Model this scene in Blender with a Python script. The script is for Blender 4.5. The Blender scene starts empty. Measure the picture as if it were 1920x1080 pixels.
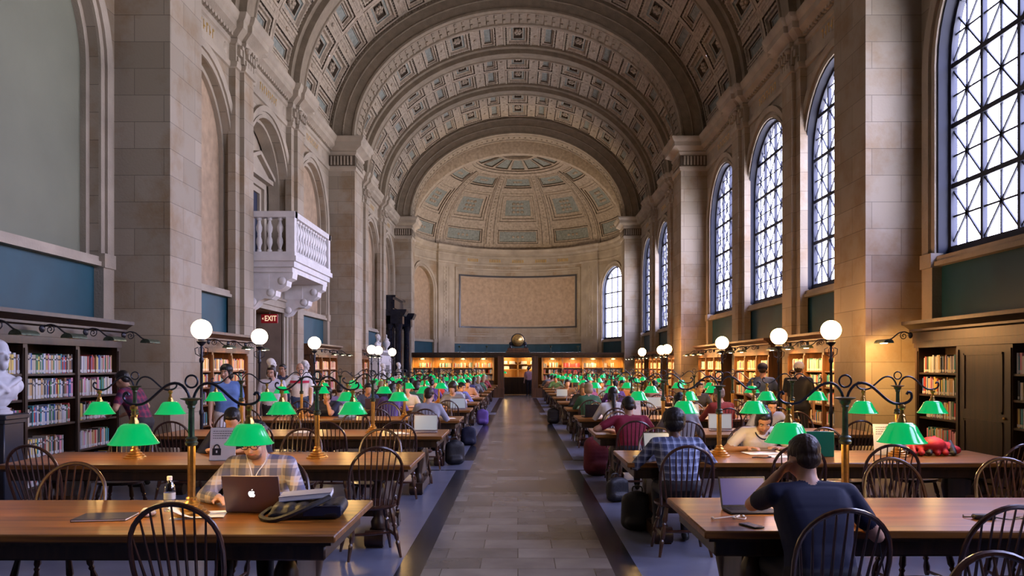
import bpy, math, random
from mathutils import Vector, Matrix
import numpy as np
R = math.radians
rnd = random.Random(7)
scene = bpy.context.scene
col = scene.collection

# ---------------------------------------------------------------- camera
F = 1489.0            # focal length in pixels of a 1920 wide frame
cam_d = bpy.data.cameras.new('camera'); cam = bpy.data.objects.new('camera', cam_d); col.objects.link(cam)
cam_d.sensor_width = 36.0; cam_d.lens = 36.0*F/1920.0
cam_d.shift_x = -11/1920.0; cam_d.shift_y = 147/1920.0
cam.location = (0, 0, 1.65); cam.rotation_euler = (R(90), 0, 0)
cam_d.clip_start = 0.05; cam_d.clip_end = 300
scene.camera = cam
# ---------------------------------------------------------------- view
vs = scene.view_settings
scene.display_settings.display_device = 'sRGB'
vs.view_transform = 'Standard'; vs.look = 'None'; vs.gamma = 1.0; vs.use_curve_mapping = False
vs.exposure = 0.55
# ---------------------------------------------------------------- world: bright overcast sky outside the windows
SKY = 16.0
w = bpy.data.worlds.new('sky'); scene.world = w; w.use_nodes = True
nt = w.node_tree; nt.nodes.clear()
wo = nt.nodes.new('ShaderNodeOutputWorld'); bg = nt.nodes.new('ShaderNodeBackground')
tc = nt.nodes.new('ShaderNodeTexCoord'); sx = nt.nodes.new('ShaderNodeSeparateXYZ'); cr = nt.nodes.new('ShaderNodeValToRGB')
mr = nt.nodes.new('ShaderNodeMapRange'); mr.inputs[1].default_value = -0.25; mr.inputs[2].default_value = 0.45
nt.links.new(tc.outputs['Generated'], sx.inputs[0]); nt.links.new(sx.outputs[2], mr.inputs[0]); nt.links.new(mr.outputs[0], cr.inputs[0])
cr.color_ramp.elements[0].color = (0.84, 0.80, 0.86, 1); cr.color_ramp.elements[1].color = (0.55, 0.58, 0.98, 1)
nt.links.new(cr.outputs[0], bg.inputs[0]); bg.inputs[1].default_value = SKY
nt.links.new(bg.outputs[0], wo.inputs[0])
scene.cycles.diffuse_bounces = 2; scene.cycles.sample_clamp_indirect = 4.0; scene.cycles.use_light_tree = True; scene.cycles.blur_glossy = 1.0; scene.cycles.caustics_reflective = False; scene.cycles.use_denoising = True
LAMP_K = 1.6          # overall strength of the hall's own lamps

# ---------------------------------------------------------------- dimensions
HW, XP = 6.5, 5.6                 # wall plane, inner pier face
PIER0, BAY, PD = 12.79, 14.47, 1.27
PIERS = [PIER0+BAY*k for k in (-2, -1, 0, 1, 2)]      # front faces (y)
SUB = (BAY-PD)/3.0
ZS, AO, BO, AI, BI = 9.45, 6.5, 5.35, 5.6, 4.42
YC, RA = 47.2, 6.4                # apse centre and radius
Z_SILL = 3.2
YB = PIERS[0]                     # back end of the modelled hall

# ---------------------------------------------------------------- mesh builder
class MB:
    def __init__(s): s.v=[]; s.f=[]; s.m=[]; s.M=Matrix(); s.mi=0
    def add(s, vs_, fs, mi=None):
        o=len(s.v); M=s.M
        s.v += [tuple(M@Vector(p)) for p in vs_]
        s.f += [tuple(o+i for i in f) for f in fs]
        s.m += [s.mi if mi is None else mi]*len(fs); return s
    def quad(s,a,b,c,d,mi=None): return s.add([a,b,c,d],[(0,1,2,3)],mi)
    def bx(s,x0,x1,y0,y1,z0,z1,mi=None,ch=0.0):
        if x0>x1:x0,x1=x1,x0
        if y0>y1:y0,y1=y1,y0
        if z0>z1:z0,z1=z1,z0
        if ch<=0:
            return s.add([(x0,y0,z0),(x1,y0,z0),(x1,y1,z0),(x0,y1,z0),(x0,y0,z1),(x1,y0,z1),(x1,y1,z1),(x0,y1,z1)],
              [(0,3,2,1),(4,5,6,7),(0,1,5,4),(1,2,6,5),(2,3,7,6),(3,0,4,7)],mi)
        c=min(ch,(x1-x0)/2.01,(y1-y0)/2.01,(z1-z0)/2.01)
        vs_=[];
        for (x,sx_) in ((x0,1),(x1,-1)):
            for (y,sy) in ((y0,1),(y1,-1)):
                for (z,sz) in ((z0,1),(z1,-1)):
                    vs_ += [(x,y+sy*c,z+sz*c),(x+sx_*c,y,z+sz*c),(x+sx_*c,y+sy*c,z)]
        def I(a,b,c_,k): return (a*4+b*2+c_)*3+k
        fs=[]
        for a in (0,1):
            q=[I(a,0,0,0),I(a,1,0,0),I(a,1,1,0),I(a,0,1,0)]; fs.append(q if a else q[::-1])
            q=[I(0,a,0,1),I(1,a,0,1),I(1,a,1,1),I(0,a,1,1)]; fs.append(q[::-1] if a else q)
            q=[I(0,0,a,2),I(1,0,a,2),I(1,1,a,2),I(0,1,a,2)]; fs.append(q if a else q[::-1])
        for a in (0,1):
            for b in (0,1):
                fs.append([I(a,b,0,0),I(a,b,1,0),I(a,b,1,1),I(a,b,0,1)])
                fs.append([I(a,0,b,0),I(a,1,b,0),I(a,1,b,2),I(a,0,b,2)])
                fs.append([I(0,a,b,1),I(1,a,b,1),I(1,a,b,2),I(0,a,b,2)])
                for c_ in (0,1): fs.append([I(a,b,c_,0),I(a,b,c_,1),I(a,b,c_,2)])
        return s.add(vs_,[tuple(f) for f in fs],mi)
    def lathe(s,prof,n=16,c=(0,0,0),mi=None,flute=0.0):
        vs_=[];fs=[]
        for (r,z) in prof:
            for i in range(n):
                a=2*math.pi*i/n; rr=r*(1-flute*(i%2))
                vs_.append((c[0]+rr*math.cos(a),c[1]+rr*math.sin(a),c[2]+z))
        m=len(prof)
        for k in range(m-1):
            for i in range(n):
                j=(i+1)%n; fs.append((k*n+i,k*n+j,(k+1)*n+j,(k+1)*n+i))
        fs.append(tuple(range(n-1,-1,-1))); fs.append(tuple((m-1)*n+i for i in range(n)))
        return s.add(vs_,fs,mi)
    def tube(s,path,r,n=8,mi=None,closed=False):
        P=[Vector(p) for p in path]; m=len(P); rs=r if isinstance(r,(list,tuple)) else [r]*m
        vs_=[];fs=[]; up=None
        for i,p in enumerate(P):
            if closed: t=(P[(i+1)%m]-P[i-1])
            else: t=(P[min(i+1,m-1)]-P[max(i-1,0)])
            t=t.normalized() if t.length>1e-9 else Vector((0,0,1))
            if up is None:
                up=Vector((0,0,1)) if abs(t.z)<0.9 else Vector((1,0,0))
            u=(up-t*up.dot(t)); u=u.normalized() if u.length>1e-6 else t.orthogonal().normalized()
            up=u; b=t.cross(u)
            for k in range(n):
                a=2*math.pi*k/n; vs_.append(tuple(p+(u*math.cos(a)+b*math.sin(a))*rs[i]))
        L=m if closed else m-1
        for i in range(L):
            j=(i+1)%m
            for k in range(n):
                l=(k+1)%n; fs.append((i*n+k,i*n+l,j*n+l,j*n+k))
        if not closed:
            fs.append(tuple(range(n-1,-1,-1))); fs.append(tuple((m-1)*n+i for i in range(n)))
        return s.add(vs_,fs,mi)
    def ell(s,c,r,n=16,m=10,mi=None):
        if not isinstance(r,(list,tuple)): r=(r,r,r)
        vs_=[(c[0],c[1],c[2]-r[2])];fs=[]
        for j in range(1,m):
            t=-math.pi/2+math.pi*j/m
            for i in range(n):
                a=2*math.pi*i/n; vs_.append((c[0]+r[0]*math.cos(t)*math.cos(a),c[1]+r[1]*math.cos(t)*math.sin(a),c[2]+r[2]*math.sin(t)))
        vs_.append((c[0],c[1],c[2]+r[2])); top=len(vs_)-1
        for i in range(n):
            j=(i+1)%n; fs.append((0,1+j,1+i)); fs.append((top,top-n+i,top-n+j))
            for k in range(m-2): fs.append((1+k*n+i,1+k*n+j,1+(k+1)*n+j,1+(k+1)*n+i))
        return s.add(vs_,fs,mi)
    def prism(s,poly,f,h0,h1,mi=None):
        # poly: 2D points, f(a,b,h)->xyz
        n=len(poly); vs_=[f(a,b,h0) for a,b in poly]+[f(a,b,h1) for a,b in poly]
        fs=[tuple(range(n)),tuple(range(2*n-1,n-1,-1))]+[(i,i+n,(i+1)%n+n,(i+1)%n) for i in range(n)]
        return s.add(vs_,fs,mi)
    def mesh(s,name,mats,angle=38,fixn=True):
        me=bpy.data.meshes.new(name); me.from_pydata(s.v,[],s.f)
        for m in (mats if isinstance(mats,(list,tuple)) else [mats]): me.materials.append(m)
        me.polygons.foreach_set('material_index',s.m)
        me.update()
        if fixn:
            import bmesh
            b=bmesh.new(); b.from_mesh(me); bmesh.ops.recalc_face_normals(b,faces=b.faces); b.to_mesh(me); b.free()
        me.shade_smooth(); me.set_sharp_from_angle(angle=R(angle))
        return me
    def build(s,name,mats,parent=None,label=None,cat=None,group=None,kind=None,angle=38,fixn=True):
        o=bpy.data.objects.new(name,s.mesh(name,mats,angle,fixn)); col.objects.link(o)
        if parent: o.parent=parent
        tag(o,label,cat,group,kind); return o

def tag(o,label=None,cat=None,group=None,kind=None):
    if label: o['label']=label
    if cat: o['category']=cat
    if group: o['group']=group
    if kind: o['kind']=kind
    return o
def thing(name,label,cat,loc=(0,0,0),rz=0,group=None):
    o=bpy.data.objects.new(name,None); col.objects.link(o); o.empty_display_size=0.1
    o.location=loc; o.rotation_euler=(0,0,rz); return tag(o,label,cat,group)
KIDS={}
def dup(root,loc,rz=0,label=None,group=None,scale=None):
    if root.name not in KIDS: KIDS[root.name]=[(c,list(c.children)) for c in root.children]
    r=root.copy(); col.objects.link(r); r.location=loc; r.rotation_euler=(0,0,rz)
    if scale: r.scale=scale
    if label: r['label']=label
    if group: r['group']=group
    for c,g in KIDS[root.name]:
        k=c.copy(); col.objects.link(k); k.parent=r
        for d in g:
            e=d.copy(); col.objects.link(e); e.parent=k
    return r

# ---------------------------------------------------------------- materials
def newmat(name):
    m=bpy.data.materials.new(name); m.use_nodes=True; return m,m.node_tree,m.node_tree.nodes['Principled BSDF']
def mat(name,c,rough=0.6,metal=0.0,var=0.0,scale=8.0,bump=0.0,bscale=40.0,emit=None,es=0.0,trans=0.0,stretch=None,coat=0.0,ior=1.45):
    m,nt,b=newmat(name)
    b.inputs['Base Color'].default_value=(*c,1); b.inputs['Roughness'].default_value=rough; b.inputs['Metallic'].default_value=metal
    b.inputs['IOR'].default_value=ior
    if coat: b.inputs['Coat Weight'].default_value=coat; b.inputs['Coat Roughness'].default_value=0.15
    if trans: b.inputs['Transmission Weight'].default_value=trans
    if emit: b.inputs['Emission Color'].default_value=(*emit,1); b.inputs['Emission Strength'].default_value=es
    if var or bump:
        t=nt.nodes.new('ShaderNodeTexCoord'); mp=nt.nodes.new('ShaderNodeMapping'); nt.links.new(t.outputs['Object'],mp.inputs[0])
        if stretch: mp.inputs['Scale'].default_value=stretch
    if var:
        n=nt.nodes.new('ShaderNodeTexNoise'); n.inputs['Scale'].default_value=scale; n.inputs['Detail'].default_value=5
        nt.links.new(mp.outputs[0],n.inputs['Vector'])
        r=nt.nodes.new('ShaderNodeValToRGB'); r.color_ramp.elements[0].position=0.3; r.color_ramp.elements[1].position=0.7
        r.color_ramp.elements[0].color=(*[max(0,x*(1-var)) for x in c],1); r.color_ramp.elements[1].color=(*[min(1,x*(1+var*0.6)) for x in c],1)
        nt.links.new(n.outputs['Fac'],r.inputs[0]); nt.links.new(r.outputs[0],b.inputs['Base Color'])
    if bump:
        n2=nt.nodes.new('ShaderNodeTexNoise'); n2.inputs['Scale'].default_value=bscale; n2.inputs['Detail'].default_value=4
        nt.links.new(mp.outputs[0],n2.inputs['Vector'])
        bp=nt.nodes.new('ShaderNodeBump'); bp.inputs['Strength'].default_value=bump; bp.inputs['Distance'].default_value=0.02
        nt.links.new(n2.outputs['Fac'],bp.inputs['Height']); nt.links.new(bp.outputs[0],b.inputs['Normal'])
    return m
def wall_uv(nt):
    """block coordinates that follow whichever way the wall faces"""
    g=nt.nodes.new('ShaderNodeNewGeometry'); sp=nt.nodes.new('ShaderNodeSeparateXYZ'); sn=nt.nodes.new('ShaderNodeSeparateXYZ')
    nt.links.new(g.outputs['Position'],sp.inputs[0]); nt.links.new(g.outputs['True Normal'],sn.inputs[0])
    ab=nt.nodes.new('ShaderNodeMath'); ab.operation='ABSOLUTE'; nt.links.new(sn.outputs[1],ab.inputs[0])
    gt=nt.nodes.new('ShaderNodeMath'); gt.operation='GREATER_THAN'; gt.inputs[1].default_value=0.6; nt.links.new(ab.outputs[0],gt.inputs[0])
    mx=nt.nodes.new('ShaderNodeMix'); mx.data_type='FLOAT'
    nt.links.new(gt.outputs[0],mx.inputs[0]); nt.links.new(sp.outputs[1],mx.inputs[2]); nt.links.new(sp.outputs[0],mx.inputs[3])
    cb=nt.nodes.new('ShaderNodeCombineXYZ'); nt.links.new(mx.outputs[0],cb.inputs[0]); nt.links.new(sp.outputs[2],cb.inputs[1])
    return cb,g
def stone_mat(name,c1,c2,bw=0.95,bh=0.43,mortar=(0.17,0.14,0.105)):
    m,nt,b=newmat(name); cb,g=wall_uv(nt)
    br=nt.nodes.new('ShaderNodeTexBrick'); br.inputs['Scale'].default_value=1; br.inputs['Brick Width'].default_value=bw
    br.inputs['Row Height'].default_value=bh; br.inputs['Mortar Size'].default_value=0.006; br.inputs['Mortar Smooth'].default_value=0.3
    br.inputs['Color1'].default_value=(*c1,1); br.inputs['Color2'].default_value=(*c2,1); br.inputs['Mortar'].default_value=(*mortar,1)
    nt.links.new(cb.outputs[0],br.inputs['Vector'])
    n=nt.nodes.new('ShaderNodeTexNoise'); n.inputs['Scale'].default_value=0.9; n.inputs['Detail'].default_value=8; n.inputs['Roughness'].default_value=0.65
    nt.links.new(g.outputs['Position'],n.inputs['Vector'])
    r=nt.nodes.new('ShaderNodeValToRGB'); r.color_ramp.elements[0].position=0.33; r.color_ramp.elements[1].position=0.52
    r.color_ramp.elements[0].color=(0.78,0.62,0.44,1); r.color_ramp.elements[1].color=(1,1,1,1)
    nt.links.new(n.outputs['Fac'],r.inputs[0])
    mx=nt.nodes.new('ShaderNodeMix'); mx.data_type='RGBA'; mx.blend_type='MULTIPLY'; mx.inputs[0].default_value=0.95
    nt.links.new(br.outputs['Color'],mx.inputs[6]); nt.links.new(r.outputs[0],mx.inputs[7]); nt.links.new(mx.outputs[2],b.inputs['Base Color'])
    b.inputs['Roughness'].default_value=0.7
    n2=nt.nodes.new('ShaderNodeTexNoise'); n2.inputs['Scale'].default_value=30; nt.links.new(g.outputs['Position'],n2.inputs['Vector'])
    bp=nt.nodes.new('ShaderNodeBump'); bp.inputs['Strength'].default_value=0.25; bp.inputs['Distance'].default_value=0.01
    nt.links.new(n2.outputs['Fac'],bp.inputs['Height']); nt.links.new(bp.outputs[0],b.inputs['Normal'])
    return m
def wood_mat(name,c1,c2,rough=0.35,axis='X',sc=3.0,coat=0.0):
    m,nt,b=newmat(name); t=nt.nodes.new('ShaderNodeTexCoord'); mp=nt.nodes.new('ShaderNodeMapping')
    s={'X':(0.35,6,6),'Z':(6,6,0.35),'Y':(6,0.35,6)}[axis]; mp.inputs['Scale'].default_value=s
    nt.links.new(t.outputs['Object'],mp.inputs[0])
    n=nt.nodes.new('ShaderNodeTexNoise'); n.inputs['Scale'].default_value=sc; n.inputs['Detail'].default_value=8; n.inputs['Distortion'].default_value=0.6
    nt.links.new(mp.outputs[0],n.inputs['Vector'])
    r=nt.nodes.new('ShaderNodeValToRGB'); r.color_ramp.elements[0].position=0.35; r.color_ramp.elements[1].position=0.65
    r.color_ramp.elements[0].color=(*c1,1); r.color_ramp.elements[1].color=(*c2,1)
    nt.links.new(n.outputs['Fac'],r.inputs[0]); nt.links.new(r.outputs[0],b.inputs['Base Color']); b.inputs['Roughness'].default_value=rough
    if coat: b.inputs['Coat Weight'].default_value=coat; b.inputs['Coat Roughness'].default_value=0.12
    return m
M={}
M['stone']=stone_mat('limestone_blocks',(0.37,0.31,0.235),(0.29,0.24,0.175))
M['stone_plain']=mat('limestone_carved',(0.37,0.31,0.235),0.65,var=0.25,scale=1.3,bump=0.4,bscale=30)
M['plaster']=mat('painted_plaster',(0.19,0.195,0.135),0.7,var=0.12,scale=0.8,bump=0.1)
M['teal']=mat('teal_painted_panel',(0.008,0.06,0.085),0.55,var=0.25,scale=1.5)
M['vault']=mat('vault_plaster',(0.39,0.32,0.24),0.75,var=0.3,scale=7,bump=0.9,bscale=14)
M['vault_blue']=mat('coffer_blue_grey',(0.24,0.26,0.23),0.8,var=0.3,scale=9)
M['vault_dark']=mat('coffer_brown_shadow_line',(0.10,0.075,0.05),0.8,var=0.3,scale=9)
M['rib']=mat('rib_plaster',(0.25,0.20,0.14),0.75,var=0.2,scale=4,bump=0.4,bscale=20)
M['tanpanel']=mat('tan_stone_panel',(0.38,0.27,0.175),0.7,var=0.22,scale=5,bump=0.3)
M['gold']=mat('gilding',(0.75,0.50,0.16),0.35,metal=0.8,var=0.2,scale=20)
M['iron']=mat('blackened_iron',(0.035,0.035,0.045),0.4,metal=0.6)
M['window_iron']=mat('window_iron',(0.010,0.013,0.028),0.6)
M['wood_top']=wood_mat('oak_table_top',(0.12,0.040,0.006),(0.30,0.115,0.016),0.34,'X',3.0)
M['wood_dark']=wood_mat('dark_oak',(0.016,0.007,0.004),(0.045,0.019,0.008),0.35,'Z',3.0)
M['wood_chair']=wood_mat('chair_mahogany',(0.030,0.010,0.005),(0.075,0.026,0.012),0.3,'Z',5.0,coat=0.3)
M['wood_case']=wood_mat('bookcase_oak',(0.055,0.022,0.008),(0.13,0.052,0.018),0.4,'Z',2.5)
M['wood_case_d']=wood_mat('bookcase_oak_dark',(0.014,0.006,0.003),(0.035,0.015,0.006),0.4,'Z',2.5)
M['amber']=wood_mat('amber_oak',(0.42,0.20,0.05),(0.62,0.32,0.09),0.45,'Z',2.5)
M['brass']=mat('aged_brass',(0.62,0.36,0.10),0.28,metal=0.9,var=0.25,scale=30)
M['bronze']=mat('green_bronze',(0.10,0.13,0.09),0.4,metal=0.7,var=0.4,scale=20)
M['arm_iron']=mat('lamp_arm_bronze',(0.05,0.055,0.07),0.35,metal=0.7)
M['shade_in']=mat('shade_white_lining',(0.85,0.9,0.85),0.4,emit=(1.0,0.85,0.6),es=0.3)
M['bulb']=mat('lit_bulb',(1,0.8,0.5),0.5,emit=(1.0,0.75,0.42),es=12)
M['globe']=mat('lit_opal_globe',(1,0.95,0.85),0.4,emit=(1.0,0.47,0.15),es=46.0)
M['globe_l']=mat('lit_opal_globe_paler',(1,0.95,0.85),0.4,emit=(1.0,0.74,0.48),es=7.0)
M['marble_w']=mat('white_marble',(0.72,0.69,0.68),0.4,var=0.12,scale=4)
M['marble_k']=mat('black_marble',(0.012,0.013,0.022),0.12,var=0.4,scale=5)
M['paper']=mat('white_paper',(0.82,0.80,0.76),0.7)
M['ink']=mat('black_print',(0.02,0.02,0.03),0.6)
M['black']=mat('black_nylon',(0.012,0.012,0.016),0.55,bump=0.2,bscale=60)
M['navy']=mat('navy_fabric',(0.007,0.010,0.035),0.75,bump=0.08,bscale=12)
M['alu']=mat('aluminium_lid',(0.22,0.17,0.18),0.38,metal=0.3)
M['apple']=mat('lit_logo',(1,1,1),0.5,emit=(1,1,1),es=0.8)
M['screen']=mat('lit_screen',(0.02,0.02,0.08),0.5,emit=(0.28,0.25,0.9),es=0.12)
M['screen_w']=mat('lit_document_screen',(0.2,0.22,0.25),0.4,emit=(0.85,0.92,1.0),es=0.16)
M['green_shade']=mat('green_cased_glass',(0.0,0.30,0.07),0.12,emit=(0.0,0.85,0.20),es=0.30,coat=0.8)
# window glass: mostly clear with a sheen
m,nt,b=newmat('window_glass'); nt.nodes.remove(b)
tr=nt.nodes.new('ShaderNodeBsdfTransparent'); tr.inputs[0].default_value=(0.93,0.94,1,1)
gl=nt.nodes.new('ShaderNodeBsdfGlossy'); gl.inputs['Roughness'].default_value=0.05
fr=nt.nodes.new('ShaderNodeMixShader'); fr.inputs[0].default_value=0.06
nt.links.new(tr.outputs[0],fr.inputs[1]); nt.links.new(gl.outputs[0],fr.inputs[2]); nt.links.new(fr.outputs[0],nt.nodes['Material Output'].inputs[0])
M['glass']=m
m,nt,b=newmat('clear_plastic'); nt.nodes.remove(b)
tr=nt.nodes.new('ShaderNodeBsdfTransparent'); tr.inputs[0].default_value=(0.8,0.84,0.95,1)
gl=nt.nodes.new('ShaderNodeBsdfGlossy'); gl.inputs['Roughness'].default_value=0.08
fr=nt.nodes.new('ShaderNodeMixShader'); lw=nt.nodes.new('ShaderNodeLayerWeight'); lw.inputs[0].default_value=0.45
nt.links.new(lw.outputs['Facing'],fr.inputs[0])
nt.links.new(tr.outputs[0],fr.inputs[1]); nt.links.new(gl.outputs[0],fr.inputs[2]); nt.links.new(fr.outputs[0],nt.nodes['Material Output'].inputs[0])
M['plastic']=m
def floor_tile(name,c1,c2,mo,bw,bh,rough,ms=0.004,off=0.5):
    m,nt,b=newmat(name); g=nt.nodes.new('ShaderNodeNewGeometry')
    br=nt.nodes.new('ShaderNodeTexBrick'); br.inputs['Scale'].default_value=1; br.inputs['Brick Width'].default_value=bw; br.offset=off
    br.inputs['Row Height'].default_value=bh; br.inputs['Mortar Size'].default_value=ms
    br.inputs['Color1'].default_value=(*c1,1); br.inputs['Color2'].default_value=(*c2,1); br.inputs['Mortar'].default_value=(*mo,1)
    nt.links.new(g.outputs['Position'],br.inputs['Vector'])
    n=nt.nodes.new('ShaderNodeTexNoise'); n.inputs['Scale'].default_value=2.5; n.inputs['Detail'].default_value=9; nt.links.new(g.outputs['Position'],n.inputs['Vector'])
    r=nt.nodes.new('ShaderNodeValToRGB'); r.color_ramp.elements[0].position=0.3; r.color_ramp.elements[1].position=0.7
    r.color_ramp.elements[0].color=(0.65,0.65,0.68,1); r.color_ramp.elements[1].color=(1.1,1.1,1.1,1); nt.links.new(n.outputs['Fac'],r.inputs[0])
    mx=nt.nodes.new('ShaderNodeMix'); mx.data_type='RGBA'; mx.blend_type='MULTIPLY'; mx.inputs[0].default_value=0.8
    nt.links.new(br.outputs['Color'],mx.inputs[6]); nt.links.new(r.outputs[0],mx.inputs[7]); nt.links.new(mx.outputs[2],b.inputs['Base Color'])
    b.inputs['Roughness'].default_value=rough
    return m
M['fl_aisle']=floor_tile('aisle_marble',(0.29,0.26,0.22),(0.14,0.125,0.11),(0.07,0.065,0.06),0.62,0.36,0.22)
M['fl_side']=floor_tile('side_terrazzo',(0.17,0.185,0.26),(0.145,0.16,0.23),(0.2,0.2,0.22),2.0,2.0,0.3)
M['fl_dark']=mat('dark_slate_border',(0.018,0.020,0.030),0.22,var=0.4,scale=3)
# ================================================================ THE HALL
def struct(name,mb,mats,parent=None,label=None,fixn=True,**k):
    o=mb.build(name,mats,parent,label,None,None,None if parent else 'structure',fixn=fixn,**k); return o
def sroot(name):
    o=bpy.data.objects.new(name,None); col.objects.link(o); o['kind']='structure'; return o
BAYS=[(PIERS[i]+PD,PIERS[i+1]) for i in range(4)]
YB=-13.0
BAYS=[(YB,YB)]+BAYS[1:]   # the modelled hall starts just behind the camera
# ---- floor
mb=MB()
def rect(x0,x1,y0,y1,mi,z=0.0): mb.quad((x0,y0,z),(x1,y0,z),(x1,y1,z),(x0,y1,z),mi)
xi,xo=0.77,0.98
rect(-xi,xi,YB-1.3,54,0)
for s in (-1,1):
    ys=YB-1.3
    for (a,b) in BAYS[1:]+[(43.0,54.0)]:
        rect(s*xi,s*6.6,ys,a-0.15,1) if a-0.15>ys else None       # cross band at the pier line
        rect(s*xi,s*xo,a-0.15,b-0.12,2)
        rect(s*xo,s*6.6,a-0.15,a-0.05,2); rect(s*xo,s*6.6,b-0.22,b-0.12,2)
        rect(s*xo,s*6.6,a-0.05,b-0.22,1); ys=b-0.12
struct('floor',mb,[M['fl_aisle'],M['fl_side'],M['fl_dark']])

# ---- wall coordinate systems: W(u along, d depth outwards, z up)
def W_straight(side): return lambda u,d,z: (side*(HW+d),u,z)
def W_apse(u,d,z): a=u/RA; return ((RA+d)*math.sin(a),YC+(RA+d)*math.cos(a),z)
def wq(mb,W,u0,u1,z0,z1,d=0.0,mi=0,n=1):
    for i in range(n):
        a=u0+(u1-u0)*i/n; b=u0+(u1-u0)*(i+1)/n
        mb.quad(W(a,d,z0),W(b,d,z0),W(b,d,z1),W(a,d,z1),mi)
def wbox(mb,W,u0,u1,d0,d1,z0,z1,mi=None):
    p=[W(u,d,z) for z in (z0,z1) for (u,d) in ((u0,d0),(u1,d0),(u1,d1),(u0,d1))]
    mb.add(p,[(0,3,2,1),(4,5,6,7),(0,1,5,4),(1,2,6,5),(2,3,7,6),(3,0,4,7)],mi)
def outline(uc,hw,zb,zs,n=20):
    pts=[(uc-hw,zb,-1,0)]
    for i in range(n+1):
        a=math.pi-math.pi*i/n; pts.append((uc+hw*math.cos(a),zs+hw*math.sin(a),math.cos(a),math.sin(a)))
    pts.append((uc+hw,zb,1,0)); return pts
def sweep_outline(mb,W,ol,prof,mi=None):
    vs_=[];fs=[];k=len(prof)
    for (u,z,nu,nz) in ol:
        for (o,d) in prof: vs_.append(W(u+nu*o,d,z+nz*o))
    for i in range(len(ol)-1):
        for j in range(k-1): fs.append((i*k+j,i*k+j+1,(i+1)*k+j+1,(i+1)*k+j))
    mb.add(vs_,fs,mi)
ARCHI=[(0,0.0),(0,-0.04),(0.08,-0.04),(0.08,-0.015),(0.16,-0.015),(0.16,-0.06),(0.25,-0.085),(0.30,-0.085),(0.30,0.0)]
def arched_bay(mb,W,u0,u1,uc,hw,zb,zs,z1,depth,mi=0,below=True,sub=1):
    wq(mb,W,u0,uc-hw,0 if below else zb,z1,0,mi,sub); wq(mb,W,uc+hw,u1,0 if below else zb,z1,0,mi,sub)
    ol=outline(uc,hw,zb,zs)
    arc=ol[1:-1]
    for a,b in zip(arc[:-1],arc[1:]): mb.quad(W(a[0],0,a[1]),W(b[0],0,b[1]),W(b[0],0,z1),W(a[0],0,z1),mi)
    sweep_outline(mb,W,ol,[(0,0),(0,depth)],mi)
    mb.quad(W(uc-hw,0,zb),W(uc+hw,0,zb),W(uc+hw,depth,zb),W(uc-hw,depth,zb),mi)
    return ol
def below_sill(mb,W,uc,hw,mi_s,mi_t,z0=0.0):
    """teal painted panel under the sill between two small stone pedestals"""
    wq(mb,W,uc-hw,uc+hw,z0,Z_SILL,0.06,mi_t)
    for s in (-1,1):
        wbox(mb,W,uc+s*(hw-0.02),uc+s*(hw+0.28),-0.09,0.1,z0,Z_SILL,mi_s)
        wbox(mb,W,uc+s*(hw-0.04),uc+s*(hw+0.30),-0.12,0.1,Z_SILL-0.02,Z_SILL+0.2,mi_s)
    wbox(mb,W,uc-hw,uc+hw,-0.07,0.25,Z_SILL,Z_SILL+0.07,mi_s); wbox(mb,W,uc-hw,uc+hw,-0.03,0.25,Z_SILL+0.07,Z_SILL+0.15,mi_s)
HWW,ZSP=1.72,6.32
def bar(mb,W,u0,z0,u1,z1,w,d0,d1,mi=None):
    L=math.hypot(u1-u0,z1-z0)
    if L<1e-4: return
    du,dz=(u1-u0)/L,(z1-z0)/L; nu,nz=-dz*w/2,du*w/2
    c=[(u0+nu,z0+nz),(u0-nu,z0-nz),(u1-nu,z1-nz),(u1+nu,z1+nz)]
    p=[W(u,d,z) for d in (d0,d1) for (u,z) in c]
    mb.add(p,[(0,3,2,1),(4,5,6,7),(0,1,5,4),(1,2,6,5),(2,3,7,6),(3,0,4,7)],mi)
def inside(uc,u,z,r,zb):
    if z<zb-1e-6: return False
    if z<=ZSP: return abs(u-uc)<=r+1e-6
    return (u-uc)**2+(z-ZSP)**2<=r*r+1e-6
def cbar(mb,W,uc,r,zb,a,b,w,d0,d1):
    n=24; pts=[(a[0]+(b[0]-a[0])*i/n,a[1]+(b[1]-a[1])*i/n) for i in range(n+1)]
    ins=[p for p in pts if inside(uc,p[0],p[1],r,zb)]
    if len(ins)>1: bar(mb,W,*ins[0],*ins[-1],w,d0,d1)
WIN=[0]; LAB_WIN=[]
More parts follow.
